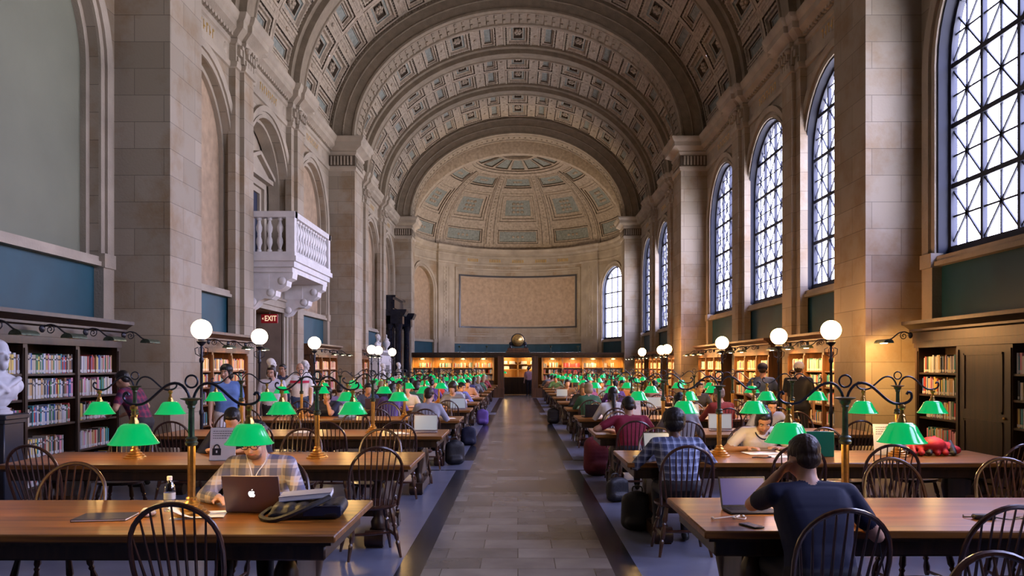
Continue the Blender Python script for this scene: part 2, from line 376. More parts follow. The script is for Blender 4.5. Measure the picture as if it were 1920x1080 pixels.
def make_window(W,uc,fine=True):
    WIN[0]+=1
    root=sroot('window_%d'%WIN[0]); r=HWW-0.02; zb=Z_SILL+0.15; D=0.2
    f=MB(); ol=outline(uc,HWW,zb,ZSP)
    sweep_outline(f,W,ol,[(0.0,-0.01),(-0.035,0.0),(-0.045,D-0.05),(-0.10,D-0.04),(-0.10,D+0.06),(0.0,D+0.06)])
    wbox(f,W,uc-HWW,uc+HWW,D-0.05,D+0.07,zb,zb+0.14)
    cu=r/2; z0=zb+0.14; ch=0.925; nr=5
    for i in (-1,0,1): cbar(f,W,uc,r,zb,(uc+i*cu,z0),(uc+i*cu,ZSP+r),0.06,D-0.02,D+0.05)
    for j in range(1,nr): cbar(f,W,uc,r,zb,(uc-r,z0+j*ch),(uc+r,z0+j*ch),0.075,D-0.03,D+0.05)
    if fine:
        for i in range(4):
            for j in range(nr):
                a=uc-r+i*cu; b=z0+j*ch; A=(a,b);B=(a+cu,b+ch)
                t,e0,e1=0.028,D,D+0.025
                cbar(f,W,uc,r,zb,A,B,t,e0,e1); cbar(f,W,uc,r,zb,(a+cu,b),(a,b+ch),t,e0,e1)
                cbar(f,W,uc,r,zb,(a+cu/2,b),(a+cu/2,b+ch),t,e0,e1); cbar(f,W,uc,r,zb,(a,b+ch/2),(a+cu,b+ch/2),t,e0,e1)
    f.build('window_frame',M['window_iron'],root)
    p=MB(); o2=outline(uc,r,zb,ZSP); p.add([W(u,D+0.035,z) for (u,z,_,_) in o2],[tuple(range(len(o2)))]); p.build('pane',M['glass'],root,fixn=False)
    # a daylight portal in the opening (guides sampling of the sky, adds no light of its own)
    c=Vector(W(uc,D+0.35,(zb+8.05)/2)); inn=Vector(W(uc,D-0.65,(zb+8.05)/2))-c
    l=bpy.data.lights.new('daylight_portal','AREA'); l.shape='RECTANGLE'; l.size=3.6; l.size_y=4.9; l.cycles.is_portal=True
    o=bpy.data.objects.new('daylight_portal',l); col.objects.link(o); o.location=c
    o.rotation_euler=inn.to_track_quat('-Z','Y').to_euler()
    return root

# ---- side walls
mats_w=[M['stone'],M['teal'],M['plaster'],M['stone_plain'],M['tanpanel']]
for side,nm in ((1,'wall_right'),(-1,'wall_left')):
    W=W_straight(side); mb=MB()
    wq(mb,W,YB,PIERS[1]+PD,0,ZS)  # windows left out on this stretch, so less daylight reaches the pier fronts
    for bi,(y0,y1) in enumerate(BAYS):
        if bi==0: continue
        for k in range(3):
            a=y0+SUB*k; b=a+SUB; uc=(a+b)/2
            door=(side<0 and bi==2 and k==1)
            depth=0.25 if side>0 else 0.24
            if door:
                ol=arched_bay(mb,W,a,b,uc,HWW,4.25,ZSP,ZS,0.55,0,below=False)
                sweep_outline(mb,W,ol,ARCHI,3)
                d0,d1,dz=uc-1.1,uc+1.25,3.12
                wq(mb,W,a,d0,0,4.25); wq(mb,W,d1,b,0,4.25); wq(mb,W,d0,d1,dz,4.25)
                continue
            ol=arched_bay(mb,W,a,b,uc,HWW,Z_SILL+0.15,ZSP,ZS,depth,0,below=False)
            wq(mb,W,a,uc-HWW,0,Z_SILL+0.15); wq(mb,W,uc+HWW,b,0,Z_SILL+0.15)
            sweep_outline(mb,W,ol,ARCHI,3)
            below_sill(mb,W,uc,HWW,3,1)
            if side<0:
                # blind arch: inner stone fillet and a plastered panel (stone coloured deeper in the hall)
                sweep_outline(mb,W,ol,[(0,0.14),(-0.10,0.14),(-0.10,depth)],3)
                mi=2 if bi<2 else 4
                arc=ol[1:-1]
                mb.add([W(u,depth-0.005,z) for (u,z,_,_) in ol],[tuple(range(len(ol)))],mi)
    struct(nm,mb,mats_w)
for bi,(y0,y1) in enumerate(BAYS[1:]):
    for k in range(3):
        uc=y0+SUB*(k+0.5); make_window(W_straight(1),uc)
# added end wall and lunette behind the camera, dark to dim the pier fronts
mb=MB(); pts=[(HW*math.cos(t),ZS+BO*math.sin(t)) for t in [math.pi*i/24 for i in range(25)]]
mb.add([(x,YB,z) for x,z in pts]+[(-HW,YB,0),(HW,YB,0)],[tuple(range(27))])
struct('wall_back_added',mb,[M['wood_dark']])

# ---- pilasters and piers
def ornament_leaf(mb,W,u,d,z0,z1,w,mi=None):
    """an upright carved leaf"""
    for (o,zz,ww,dd) in ((0,z0,w,0.05),(0,z0+(z1-z0)*0.45,w*0.75,0.09),(0,z0+(z1-z0)*0.8,w*0.5,0.13)):
        h=(z1-z0)*0.35
        wbox(mb,W,u-ww/2,u+ww/2,d-dd,d,zz,min(zz+h,z1),mi)
TR=[0]
def trim(mb,mats): TR[0]+=1; return struct('trim_%d'%TR[0],mb,mats)
PIL=[]
for bi,(y0,y1) in enumerate(BAYS[1:]):
    for k in (1,2): PIL.append(y0+SUB*k)
for side in (-1,1):
    W=W_straight(side)
    for yc in PIL:
        mb=MB()
        wbox(mb,W,yc-0.60,yc+0.60,-0.15,0.02,0,8.42); wbox(mb,W,yc-0.32,yc+0.32,-0.25,0,0,8.42)
        # carved capital
        for j in range(4): ornament_leaf(mb,W,yc-0.24+0.16*j,-0.25,8.50,8.90,0.13,1)
        for s in (-1,1):
            ornament_leaf(mb,W,yc+s*0.46,-0.15,8.50,8.90,0.2,1)
            mb.bx(side*(HW-0.13),side*(HW-0.27),yc+s*0.32,yc+s*0.40,8.52,8.90,1)
            mb.ell((side*(HW-0.30),yc+s*0.26,8.86),(0.09,0.09,0.08),8,6,1)
        trim(mb,[M['stone'],M['stone_plain']])
    for yp in PIERS[1:]:
        mb=MB(); xa,xb=side*(XP),side*(HW+0.3)
        mb.bx(xa,xb,yp,yp+PD,0,ZS-0.02)
        # carved band of upright leaves round the capital
        for (c0,c1,fixed,ax) in ((XP+0.06,HW-0.05,yp,'y'),(yp+0.06,yp+PD-0.06,XP,'x')):
            n=7 if ax=='y' else 9
            for j in range(n):
                c=c0+(c1-c0)*(j+0.5)/n; wd=(c1-c0)/n*0.55
                for (zz,dd,h,ww) in ((8.56,0.055,0.30,wd),(8.66,0.085,0.16,wd*0.7)):
                    if ax=='y': mb.bx(side*(c-ww/2),side*(c+ww/2),fixed-dd,fixed+0.01,zz,zz+h,1)
                    else: mb.bx(side*(fixed-dd),side*(fixed+0.01),c-ww/2,c+ww/2,zz,zz+h,1)
        mb.bx(side*(XP-0.018),side*(HW-0.03),yp-0.018,yp+PD+0.018,8.535,8.89,2)
        trim(mb,[M['stone'],M['stone_plain'],M['vault_dark']])

# ---- entablature: one mitred moulding round the walls, pilasters, piers and the apse
def sweep_plan(mb,path,prof,mi=None,flip=1):
    P=[Vector((p[0],p[1])) for p in path]; m=len(P); vs_=[];fs=[];k=len(prof)
    for i,p in enumerate(P):
        d1=(P[i]-P[i-1]).normalized() if i>0 else (P[1]-P[0]).normalized()
        d2=(P[i+1]-P[i]).normalized() if i<m-1 else d1
        n1=Vector((-d1.y,d1.x))*flip; n2=Vector((-d2.y,d2.x))*flip
        mv=(n1+n2)/max(0.2,1+n1.dot(n2))
        for (o,z) in prof: q=p+mv*o; vs_.append((q.x,q.y,z))
    for i in range(m-1):
        for j in range(k-1): fs.append((i*k+j,i*k+j+1,(i+1)*k+j+1,(i+1)*k+j))
    mb.add(vs_,fs,mi)
right=[(HW,YB),(HW,PIERS[1]),(XP,PIERS[1]),(XP,PIERS[1]+PD),(HW,PIERS[1]+PD)]
for bi,(y0,y1) in enumerate(BAYS):
    if bi==0: continue
    for k in (1,2):
        c=y0+SUB*k
        right += [(HW,c-0.60),(HW-0.15,c-0.60),(HW-0.15,c-0.32),(HW-0.25,c-0.32),(HW-0.25,c+0.32),(HW-0.15,c+0.32),(HW-0.15,c+0.60),(HW,c+0.60)]
    right += [(HW,y1),(XP,y1),(XP,y1+PD),(HW if bi<3 else RA,y1+PD)]
A_P=[(38,49),(86,90)]   # apse pilasters (degrees from the axis)
def apx(a,r): return (r*math.sin(R(a)),YC+r*math.cos(R(a)))
apse=[(RA,YC)]
for a in range(87,55,-3): apse.append(apx(a,RA))
apse += [apx(54.5,RA),apx(54.5,RA-0.16),apx(51,RA-0.16),apx(48,RA-0.16),apx(45,RA-0.16),apx(41.5,RA-0.16),apx(41.5,RA)]
for a in range(39,-1,-3): apse.append(apx(a,RA))
half=right+apse
path=half+[(-x,y) for (x,y) in half[::-1][1 if abs(half[-1][0])<1e-6 else 0:]]
PROF=[(0,8.36),(0.04,8.38),(0.06,8.44),(0.06,8.50),(0.015,8.52),(0.015,8.90),(0.06,8.93),(0.08,9.0),(0.06,9.03),(0.16,9.10),(0.27,9.16),(0.28,9.30),(0.33,9.34),(0.37,9.43),(0.37,9.47),(-0.1,9.47)]
mb=MB(); sweep_plan(mb,path,PROF,0,1)
# dentils under the cornice of the side walls
for side in (-1,1):
    for (y0,y1) in BAYS[1:]:
        n=int((y1-y0)/0.16)
        for j in range(n):
            y=y0+(j+0.5)*0.16
            if any(abs(y-(y0+SUB*k))<0.75 for k in (1,2)): continue
            mb.bx(side*(HW-0.08),side*(HW-0.15),y-0.045,y+0.045,9.03,9.11)
struct('trim_%d'%(TR[0]+1),mb,[M['stone_plain']]); TR[0]+=1
# gilded ornament on the frieze (names too small to read in the photograph stay as a gilt pattern)
mb=MB()
for side in (-1,1):
    for (y0,y1) in BAYS[1:]:
        for k in range(3):
            c=y0+SUB*(k+0.5)
            for j in range(-4,5):
                y=c+j*0.16; h=0.2
                mb.bx(side*(HW-0.012),side*(HW-0.022),y-0.045,y-0.02,8.62,8.62+h)
                if j%2==0: mb.bx(side*(HW-0.012),side*(HW-0.022),y-0.02,y+0.04,8.62+h-0.04,8.62+h)
                else: mb.bx(side*(HW-0.012),side*(HW-0.022),y-0.02,y+0.04,8.68,8.72)
            for s in (-1,1): mb.ell((side*(HW-0.0),c+s*1.35,8.72),(0.05,0.12,0.15),10,6,1)
for j in range(-3,4):
    for t in range(6):
        a=j*14+t*1.2-3
        if abs(j)==3: continue
        p=W_apse(R(a)*RA,-0.02,8.72); mb.bx(p[0]-0.03,p[0]+0.03,p[1]-0.02,p[1]+0.0,8.63,8.82)
struct('trim_%d'%(TR[0]+1),mb,[M['gold'],M['stone_plain']]); TR[0]+=1

# ---- plinth
mb=MB()
for side in (-1,1):
    pass
half_b=[(x,y) for x,y in half]
sweep_plan(mb,path,[(0,0.40),(0.03,0.37),(0.05,0.33),(0.05,0.0)],0,1)
struct('baseboard_around',mb,[M['stone_plain']])

# ---- apse wall
mb=MB(); W=W_apse
def ang(a): return R(a)*RA
for s in (-1,1):
    # straight returns behind the last piers
    mb.quad((s*RA,43.0,0),(s*RA,YC,0),(s*RA,YC,ZS),(s*RA,43.0,ZS),0)
    mb.quad((s*RA,43.0,0),(s*(HW+.3),43.0,0),(s*(HW+.3),43.0,ZS),(s*RA,43.0,ZS),0)
    c=ang(70)*s; hw=1.4
    u0,u1=sorted((ang(90)*s,ang(54)*s))
    zs=6.5
    ol=arched_bay(mb,W,u0,u1,c,hw,Z_SILL+0.15,zs,ZS,0.24,0,below=False)
    wq(mb,W,u0,c-hw,0,Z_SILL+0.15); wq(mb,W,c+hw,u1,0,Z_SILL+0.15)
    sweep_outline(mb,W,ol,ARCHI,3); below_sill(mb,W,c,hw,3,1)
    wbox(mb,W,*sorted((ang(54.5)*s,ang(48)*s)),-0.16,0.05,0,8.4,3); wbox(mb,W,*sorted((ang(48)*s,ang(41.5)*s)),-0.16,0.05,0,8.4,3)
    # carved candelabrum panel on the pilaster
    pc=ang(48)*s
    wbox(mb,W,pc-0.28,pc-0.22,-0.19,-0.14,3.6,8.1,3); wbox(mb,W,pc+0.22,pc+0.28,-0.19,-0.14,3.6,8.1,3)
    for j in range(18):
        z=3.8+j*0.24; ww=0.16 if j%3 else 0.09
        wbox(mb,W,pc-ww,pc+ww,-0.19,-0.15,z,z+0.1,3); wbox(mb,W,pc-0.03,pc+0.03,-0.20,-0.15,z+0.05,z+0.24,3)
    if s<0: mb.add([W(u,0.235,z) for (u,z,_,_) in ol],[tuple(range(len(ol)))],4)
u0,u1=ang(-42),ang(42)
wq(mb,W,u0,u1,0,2.6,0,0,16); wq(mb,W,u0,u1,2.6,3.15,-0.01,1,16); wq(mb,W,u0,u1,3.15,ZS,0,0,16)
# the big framed panel on the end wall: margins at 24 degrees either side
ua=ang(37.0); za,zb=4.25,7.68
def frame_rect(u,z0,z1,wd,d0,mi):
    for i in range(20):
        a=-u+2*u*i/20; b=-u+2*u*(i+1)/20
        wbox(mb,W,a,b,d0,0.0,z1-wd,z1,mi); wbox(mb,W,a,b,d0,0.0,z0,z0+wd,mi)
    wbox(mb,W,-u,-u+wd,d0,0,z0,z1,mi); wbox(mb,W,u-wd,u,d0,0,z0,z1,mi)
frame_rect(ua+0.34,za-0.62,zb+0.50,0.10,-0.06,3)
frame_rect(ua+0.22,za-0.44,zb+0.34,0.05,-0.03,3)
frame_rect(ua+0.04,za-0.04,zb+0.04,0.10,-0.05,5)
frame_rect(ua-0.10,za+0.10,zb-0.10,0.04,-0.03,3)
wq(mb,W,-ua+0.06,ua-0.06,za+0.05,zb-0.05,-0.015,4,16)
for i in range(16):
    a=u0+(u1-u0)*i/16; b=u0+(u1-u0)*(i+1)/16
    wbox(mb,W,a,b,-0.07,0,3.15,3.25,3)
M['dk_frame']=mat('dark_marble_frame',(0.05,0.05,0.055),0.3)
struct('wall_far',mb,mats_w+[M['dk_frame']])
# apse window on the right (plain clear lights), same construction as the others
_s=(HWW,ZSP); HWW,ZSP=1.4,6.5
make_window(W_apse,ang(70),fine=False); HWW,ZSP=_s

# ---- vault
def ellP(t,y,a,b): return (a*math.cos(t),y,ZS+b*math.sin(t))
NT=720; _t=[math.pi*i/NT for i in range(NT+1)]; _s=[0.0]
for i in range(NT):
    p=ellP(_t[i],0,AO,BO); q=ellP(_t[i+1],0,AO,BO); _s.append(_s[-1]+math.dist(p,q))
SL=_s[-1]
def s2t(s):
    s=max(0,min(SL,s)); lo,hi=0,NT
    while hi-lo>1:
        m_=(lo+hi)//2
        if _s[m_]<=s: lo=m_
        else: hi=m_
    f=(s-_s[lo])/(_s[hi]-_s[lo]); return _t[lo]+(_t[hi]-_t[lo])*f
def VP(s,y,d): return ellP(s2t(s),y,AO+d,BO+d)
def nested(mb,P,u0,u1,v0,v1,steps,seg=2,ku=1.0,kv=1.0,sv=1):
    """sunk coffer: steps of (inset, depth, material) ; the last closes the bottom"""
    def ring(i,d):
        a,b,c,e=u0+i*ku,u1-i*ku,v0+i*kv,v1-i*kv; pts=[]
        for k in range(seg): pts.append(P(a+(b-a)*k/seg,c,d))
        for k in range(sv): pts.append(P(b,c+(e-c)*k/sv,d))
        for k in range(seg): pts.append(P(b-(b-a)*k/seg,e,d))
        for k in range(sv): pts.append(P(a,e-(e-c)*k/sv,d))
        return pts
    prev=ring(0,0.0)
    for (i,d,mi) in steps:
        cur=ring(i,d); n=len(cur)
        mb.add(prev+cur,[(k,(k+1)%n,n+(k+1)%n,n+k) for k in range(n)],mi); prev=cur
    i,d,mi=steps[-1]; a,b,c,e=u0+i*ku,u1-i*ku,v0+i*kv,v1-i*kv
    for k in range(seg):
        for q in range(sv):
            x0,x1=a+(b-a)*k/seg,a+(b-a)*(k+1)/seg; y0,y1=c+(e-c)*q/sv,c+(e-c)*(q+1)/sv
            mb.quad(P(x0,y0,d),P(x1,y0,d),P(x1,y1,d),P(x0,y1,d),mi)
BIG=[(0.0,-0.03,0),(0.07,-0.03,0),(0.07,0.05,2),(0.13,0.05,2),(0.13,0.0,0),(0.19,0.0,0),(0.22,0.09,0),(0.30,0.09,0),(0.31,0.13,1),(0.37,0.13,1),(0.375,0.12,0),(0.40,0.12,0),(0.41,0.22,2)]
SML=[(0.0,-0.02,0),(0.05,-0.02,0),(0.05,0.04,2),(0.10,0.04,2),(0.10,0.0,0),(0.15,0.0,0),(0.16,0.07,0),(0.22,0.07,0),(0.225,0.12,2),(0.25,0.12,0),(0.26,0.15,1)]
units=[]; base=0.30; pitch=(SL-2*base)/15.0
for i in range(15):
    c=base+pitch*(i+0.5); L=1.14 if (i-7)%2==0 else 0.74
    units.append((c-L/2,c+L/2,(i-7)%2==0))
def rosette(mb,P,s,y,d,r):
    for k in range(6):
        a=2*math.pi*k/6; p=P(s+r*0.55*math.cos(a),y+r*0.9*math.sin(a),d); mb.ell(p,(r*0.36,r*0.42,r*0.36),6,4,0)
    p=P(s,y,d-0.03); mb.ell(p,(r*0.32,r*0.34,r*0.32),6,4,0)
def coffer_strip(mb,y0,y1,cols,dent=False):
    L=(y1-y0-0.16-0.14*(cols-1))/cols
    ys=[(y0+0.08+(L+0.14)*j,y0+0.08+(L+0.14)*j+L) for j in range(cols)]
    ss=[0.0]
    for (a,b,g) in units: ss+= [a,b]
    ss.append(SL)
    # solid bands between coffers
    for i in range(0,len(ss),2):
        a,b=ss[i],ss[i+1]; prevy=y0
        mb.quad(VP(a,y0,0),VP(b,y0,0),VP(b,y1,0),VP(a,y1,0),0)
        if 0<i<len(ss)-2:
            for (ya,yb) in ys:      # small sunk panels with a boss in the bands
                nested(mb,VP,a+0.08,b-0.08,ya+0.1,yb-0.1,[(0,-0.012,0),(0.02,-0.012,0),(0.02,0.015,0),(0.03,0.015,0)],1)
                mb.ell(VP((a+b)/2,(ya+yb)/2,0),(0.07,0.11,0.07),6,4,0)
    for (a,b,g) in units:
        yy=y0
        for (ya,yb) in ys:
            mb.quad(VP(a,yy,0),VP(b,yy,0),VP(b,ya,0),VP(a,ya,0),0); yy=yb
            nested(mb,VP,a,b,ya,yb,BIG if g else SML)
            if g: rosette(mb,VP,(a+b)/2,(ya+yb)/2,0.15,0.19)
            if dent:
                n=9 if g else 6; w_=0.09 if g else 0.075
                for q in range(n):
                    f=(q+0.5)/n
                    for (su,yu) in ((a+0.10+(b-a-0.2)*f,ya+0.10),(a+0.10+(b-a-0.2)*f,yb-0.10),(a+0.10,ya+0.10+(yb-ya-0.2)*f),(b-0.10,ya+0.10+(yb-ya-0.2)*f)):
                        p=VP(su,yu,0.015); mb.ell(p,(0.03,0.032,0.03),4,3,0)
        mb.quad(VP(a,yy,0),VP(b,yy,0),VP(b,y1,0),VP(a,y1,0),0)
mb=MB(); RW=0.40

for bi,(y0,y1) in enumerate(BAYS):
    if bi==0:
        N=24; a,b=YB-0.5,PIERS[1]+PD
        for i in range(N): mb.quad(VP(SL*i/N,a,0),VP(SL*(i+1)/N,a,0),VP(SL*(i+1)/N,b,0),VP(SL*i/N,b,0),0)
        continue
    for k in range(3):
        a=y0+SUB*k+(RW-0.05 if k>0 else 0); b=y0+SUB*(k+1)-(RW-0.05 if k<2 else 0)
        if bi==0 or (bi==1 and k==0):
            N=24
            for i in range(N): mb.quad(VP(SL*i/N,a-.5,0),VP(SL*(i+1)/N,a-.5,0),VP(SL*(i+1)/N,b+.5,0),VP(SL*i/N,b+.5,0),0)
        else: coffer_strip(mb,a,b,2,True)
struct('ceiling',mb,[M['vault'],M['vault_blue'],M['vault_dark']],fixn=False)
# transverse ribs over the pilasters and broad arches over the piers
def ell_sweep(mb,prof,N=64,mi=None,t0=0.0,t1=math.pi):
    """prof: (a,b,y) polyline swept along the half ellipse"""
    vs_=[];fs=[];k=len(prof)
    for i in range(N+1):
        t=t0+(t1-t0)*i/N
        for (a,b,y) in prof: vs_.append(ellP(t,y,a,b))
    for i in range(N):
        for j in range(k-1): fs.append((i*k+j,i*k+j+1,(i+1)*k+j+1,(i+1)*k+j))
    mb.add(vs_,fs,mi)
def off(d,y): return (AO-d,BO-d,y)
for yc in PIL:
    mb=MB()
    ell_sweep(mb,[off(-0.05,yc-0.52),off(0.10,yc-0.52),off(0.12,yc-0.34),off(0.30,yc-0.34),off(0.30,yc-0.26),off(0.26,yc-0.24),off(0.26,yc+0.24),off(0.30,yc+0.26),off(0.30,yc+0.34),off(0.12,yc+0.34),off(0.10,yc+0.52),off(-0.05,yc+0.52)])
    trim(mb,[M['rib']])
def lerp_ab(f): return (AI+(AO-AI)*f,BI+(BO-BI)*f)
for yp in PIERS[1:]:
    mb=MB(); P=[]
    for f,y in ((1.02,0),(0.90,0),(0.88,-0.04),(0.84,-0.04),(0.82,0),(0.5,0),(0.48,-0.025),(0.45,-0.025),(0.43,0),(0.12,0),(0.10,-0.04),(0.02,-0.04),(0,0)):
        a,b=lerp_ab(f); P.append((a,b,yp+y))
    for (o,d) in ((0.12,0),(0.14,-0.03),(0.2,-0.03),(0.22,0.03),(PD-0.22,0.03),(PD-0.20,-0.03),(PD-0.14,-0.03),(PD-0.12,0)): P.append((AI+d,BI+d,yp+o))
    P+=[(AI,BI,yp+PD)]; a,b=lerp_ab(1.02); P.append((a,b,yp+PD))
    ell_sweep(mb,P,72)
    # beads on the face
    for f,r_ in ((0.93,0.03),(0.465,0.022)):
        a,b=lerp_ab(f); n=150
        for i in range(n):
            p=ellP(math.pi*(i+0.5)/n,yp-0.02,a,b); mb.ell(p,r_,4,3)
    # shallow key pattern on the soffit
    n=60
    for i in range(n):
        t=math.pi*(i+0.5)/n; t2=t+math.pi/n*0.28
        for yy in (0.42,0.85):
            p=[ellP(tt,yp+y_,AI+dd,BI+dd) for dd in (0.03,-0.012) for (tt,y_) in ((t,yy-0.14),(t2,yy-0.14),(t2,yy+0.14),(t,yy+0.14))]
            mb.add(p,[(4,5,6,7),(0,1,5,4),(1,2,6,5),(2,3,7,6),(3,0,4,7)])
    trim(mb,[M['rib']])
# ---- barrel between the last arch and the apse, apse arch, half dome
AD,BD=6.4,4.85
mb=MB()
ell_sweep(mb,[(AO,BO,43.0),(AO,BO,44.9),(AO-0.02,BO-0.02,YC-0.9),(AD-0.02,BD+0.0,YC-0.9),(AD-0.25,BD-0.22,YC-0.85),(AD-0.25,BD-0.22,YC-0.55),(AD-0.12,BD-0.12,YC-0.5),(AD-0.12,BD-0.12,YC),(AD+0.3,BD+0.3,YC)],64,0)
def DP(u,v,d):   # u azimuth (radians from axis), v elevation 0..1 -> ellipsoid
    t=v*math.pi/2; r=(AD+d)*math.cos(t); return (r*math.sin(u),YC+r*math.cos(u),ZS+(BD+d)*math.sin(t))
def dq(u0,u1,v0,v1,d=0.0,mi=0,n=4,m_=2):
    for i in range(n):
        for j in range(m_):
            a=u0+(u1-u0)*i/n; b=u0+(u1-u0)*(i+1)/n; c=v0+(v1-v0)*j/m_; e=v0+(v1-v0)*(j+1)/m_
            mb.quad(DP(a,c,d),DP(b,c,d),DP(b,e,d),DP(a,e,d),mi)
VT=0.73
rows=[(0.05,0.19),(0.235,0.50),(0.545,0.67)]
half_w=R(13.2)
dq(-math.pi/2,math.pi/2,0,0.05,0,0,40,1)
for ci in range(-2,3):
    uc=R(35)*ci; a,b=uc-half_w,uc+half_w
    prev=0.05
    for ri,(v0,v1) in enumerate(rows):
        dq(a,b,prev,v0,0,0,4,1); prev=v1
        ku=0.16; kv=0.13
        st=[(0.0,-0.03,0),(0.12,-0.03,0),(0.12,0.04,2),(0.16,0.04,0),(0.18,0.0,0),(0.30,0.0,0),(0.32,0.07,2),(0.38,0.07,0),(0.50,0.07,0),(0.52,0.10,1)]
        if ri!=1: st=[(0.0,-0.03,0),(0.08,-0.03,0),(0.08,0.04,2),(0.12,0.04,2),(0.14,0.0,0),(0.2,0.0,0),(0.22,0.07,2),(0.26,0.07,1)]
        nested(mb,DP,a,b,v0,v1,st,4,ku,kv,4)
        vm=(v0+v1)/2
        for q in range(-1,2):
            for w_ in ((-1,0,1) if ri==1 else (0,)):
                p=DP(uc+q*0.05,vm+w_*0.035,0.10); mb.ell(p,(0.13,0.1,0.10),6,4,0)
    dq(a,b,prev,VT,0,0,4,1)
for ci in range(-3,3):
    a=R(35)*ci+half_w; b=R(35)*(ci+1)-half_w
    if ci==-3: a=-math.pi/2
    if ci==2: b=math.pi/2
    dq(a,b,0.05,VT,0,0,2,10)
    if -3<ci<2:   # raised, edged meridian rib
        mid=(a+b)/2; hw_=(b-a)/2*0.80
        dq(mid-hw_,mid+hw_,0.0,VT,-0.05,0,2,10)
        for s in (-1,1):
            e=mid+s*hw_
            for j in range(10):
                c=VT*j/10;f=VT*(j+1)/10; mb.quad(DP(e,c,-0.05),DP(e,f,-0.05),DP(e,f,0.02),DP(e,c,0.02),2)
            e0,e1=mid+s*hw_*0.62,mid+s*hw_*0.72
            dq(min(e0,e1),max(e0,e1),0.05,VT,-0.075,2,1,10)
        for j in range(24):
            p=DP(mid,0.04+0.66*j/24,-0.05); mb.ell(p,(0.07,0.05,0.07),5,4,0)
# crown: mouldings, a ring of trapezoid panels, the round eye
for (v0,v1,d) in ((VT-0.04,VT-0.015,-0.10),(VT-0.015,VT+0.01,-0.06)):
    dq(-math.pi/2,math.pi/2,v0,v1,d,0,40,1)
    for vv in (v0,v1):
        for i in range(40):
            a=-math.pi/2+math.pi*i/40;b=a+math.pi/40; mb.quad(DP(a,vv,d),DP(b,vv,d),DP(b,vv,0.02),DP(a,vv,0.02),2)
VR=0.90
for i in range(7):
    a=-math.pi/2+math.pi*i/7+0.035; b=a+math.pi/7-0.07
    dq(a-0.035,a,VT,VR,0,0,1,4); dq(b,b+0.035,VT,VR,0,0,1,4); dq(a,b,VT,VT+0.02,0,0,3,1); dq(a,b,VR-0.015,VR,0,0,3,1)
    nested(mb,DP,a,b,VT+0.02,VR-0.015,[(0,-0.02,0),(0.06,-0.02,0),(0.08,0.06,2),(0.16,0.06,1)],3,0.25,0.1)
dq(-math.pi/2,math.pi/2,VR,1.0,0.12,2,20,2)
for i in range(40):  # added outer shell, seals the dome's gaps against sky light
    for j in range(14):
        a=-math.pi/2-0.12+(math.pi+0.24)*i/40;b=-math.pi/2-0.12+(math.pi+0.24)*(i+1)/40; mb.quad(DP(a,-0.03+1.03*j/14,0.45),DP(b,-0.03+1.03*j/14,0.45),DP(b,-0.03+1.03*(j+1)/14,0.45),DP(a,-0.03+1.03*(j+1)/14,0.45),2)
ell_sweep(mb,[(AD+0.1,BD+0.1,YC-0.02),(AD+0.9,BD+0.9,YC+0.3)],64,2)
for i in range(40):
    a=-math.pi/2+math.pi*i/40;b=a+math.pi/40; mb.quad(DP(a,VR,-0.02),DP(b,VR,-0.02),DP(b,VR,0.14),DP(a,VR,0.14),0)
struct('trim_%d'%(TR[0]+1),mb,[M['vault'],M['vault_blue'],M['vault_dark']],fixn=False); TR[0]+=1

# ---- left bay two: doorway with EXIT sign, tribune balcony, tall door in the arch
W=W_straight(-1); yc=BAYS[2][0]+SUB*1.5
d0,d1,dz=yc-1.1,yc+1.25,3.12
mb=MB()
for (o0,o1,dd) in ((0,0.12,-0.05),(0.12,0.30,-0.09),(0.30,0.36,-0.13)):
    wbox(mb,W,d0-o1,d0-o0,dd,0.02,0,dz+o1,0); wbox(mb,W,d1+o0,d1+o1,dd,0.02,0,dz+o1,0); wbox(mb,W,d0-o0,d1+o0,dd,0.02,dz+o0,dz+o1,0)
# vestibule
M['vest']=mat('vestibule_stone',(0.30,0.22,0.16),0.8,var=0.3,scale=2)
wq(mb,W,d0,d1,0,dz,1.6,2)  # dark sheet, its colour stands in for the unlit opening
for y in (d0,d1): mb.quad(W(y,0,0),W(y,1.6,0),W(y,1.6,dz),W(y,0,dz),1)
mb.quad(W(d0,0,dz),W(d1,0,dz),W(d1,1.6,dz),W(d0,1.6,dz),1)
mb.quad(W(d0,0,0.003),W(d1,0,0.003),W(d1,1.6,0.003),W(d0,1.6,0.003),1)
# upper door: back of the arched recess, architrave, pediment, round niche
ol=outline(yc,HWW,4.25,ZSP); mb.add([W(u,0.55,z) for (u,z,_,_) in ol],[tuple(range(len(ol)))],0)
sweep_outline(mb,W,ol,[(0,0.2),(-0.08,0.2),(-0.08,0.5)],0)
u0,u1=yc-0.75,yc+0.75
for (o0,o1,dd) in ((0,0.14,0.46),(0.14,0.3,0.38)):
    wbox(mb,W,u0-o1,u0-o0,dd,0.56,4.25,6.3+o1,0); wbox(mb,W,u1+o0,u1+o1,dd,0.56,4.25,6.3+o1,0); wbox(mb,W,u0-o0,u1+o0,dd,0.56,6.3+o0,6.3+o1,0)
wbox(mb,W,u0-0.42,u1+0.42,0.22,0.56,6.6,6.72,0)
mb.prism([(u0-0.45,6.72),(u1+0.45,6.72),(yc,7.15)],lambda a,b,h:W(a,h,b),0.3,0.56,0)
for s in (-1,1): bar(mb,W,yc,7.22,yc+s*1.22,6.76,0.10,0.18,0.56,0)
for i in range(5):
    for j in range(12):
        pass
mb.ell(W(yc,0.52,7.5),(0.14,0.34,0.34),20,12,0)
wbox(mb,W,u0,u1,0.53,0.57,4.25,6.3,3)
M['nightblue']=mat('dark_blue_door',(0.010,0.018,0.05),0.4)
door=struct('door_1',mb,[M['stone_plain'],M['vest'],M['wood_dark'],M['nightblue']])
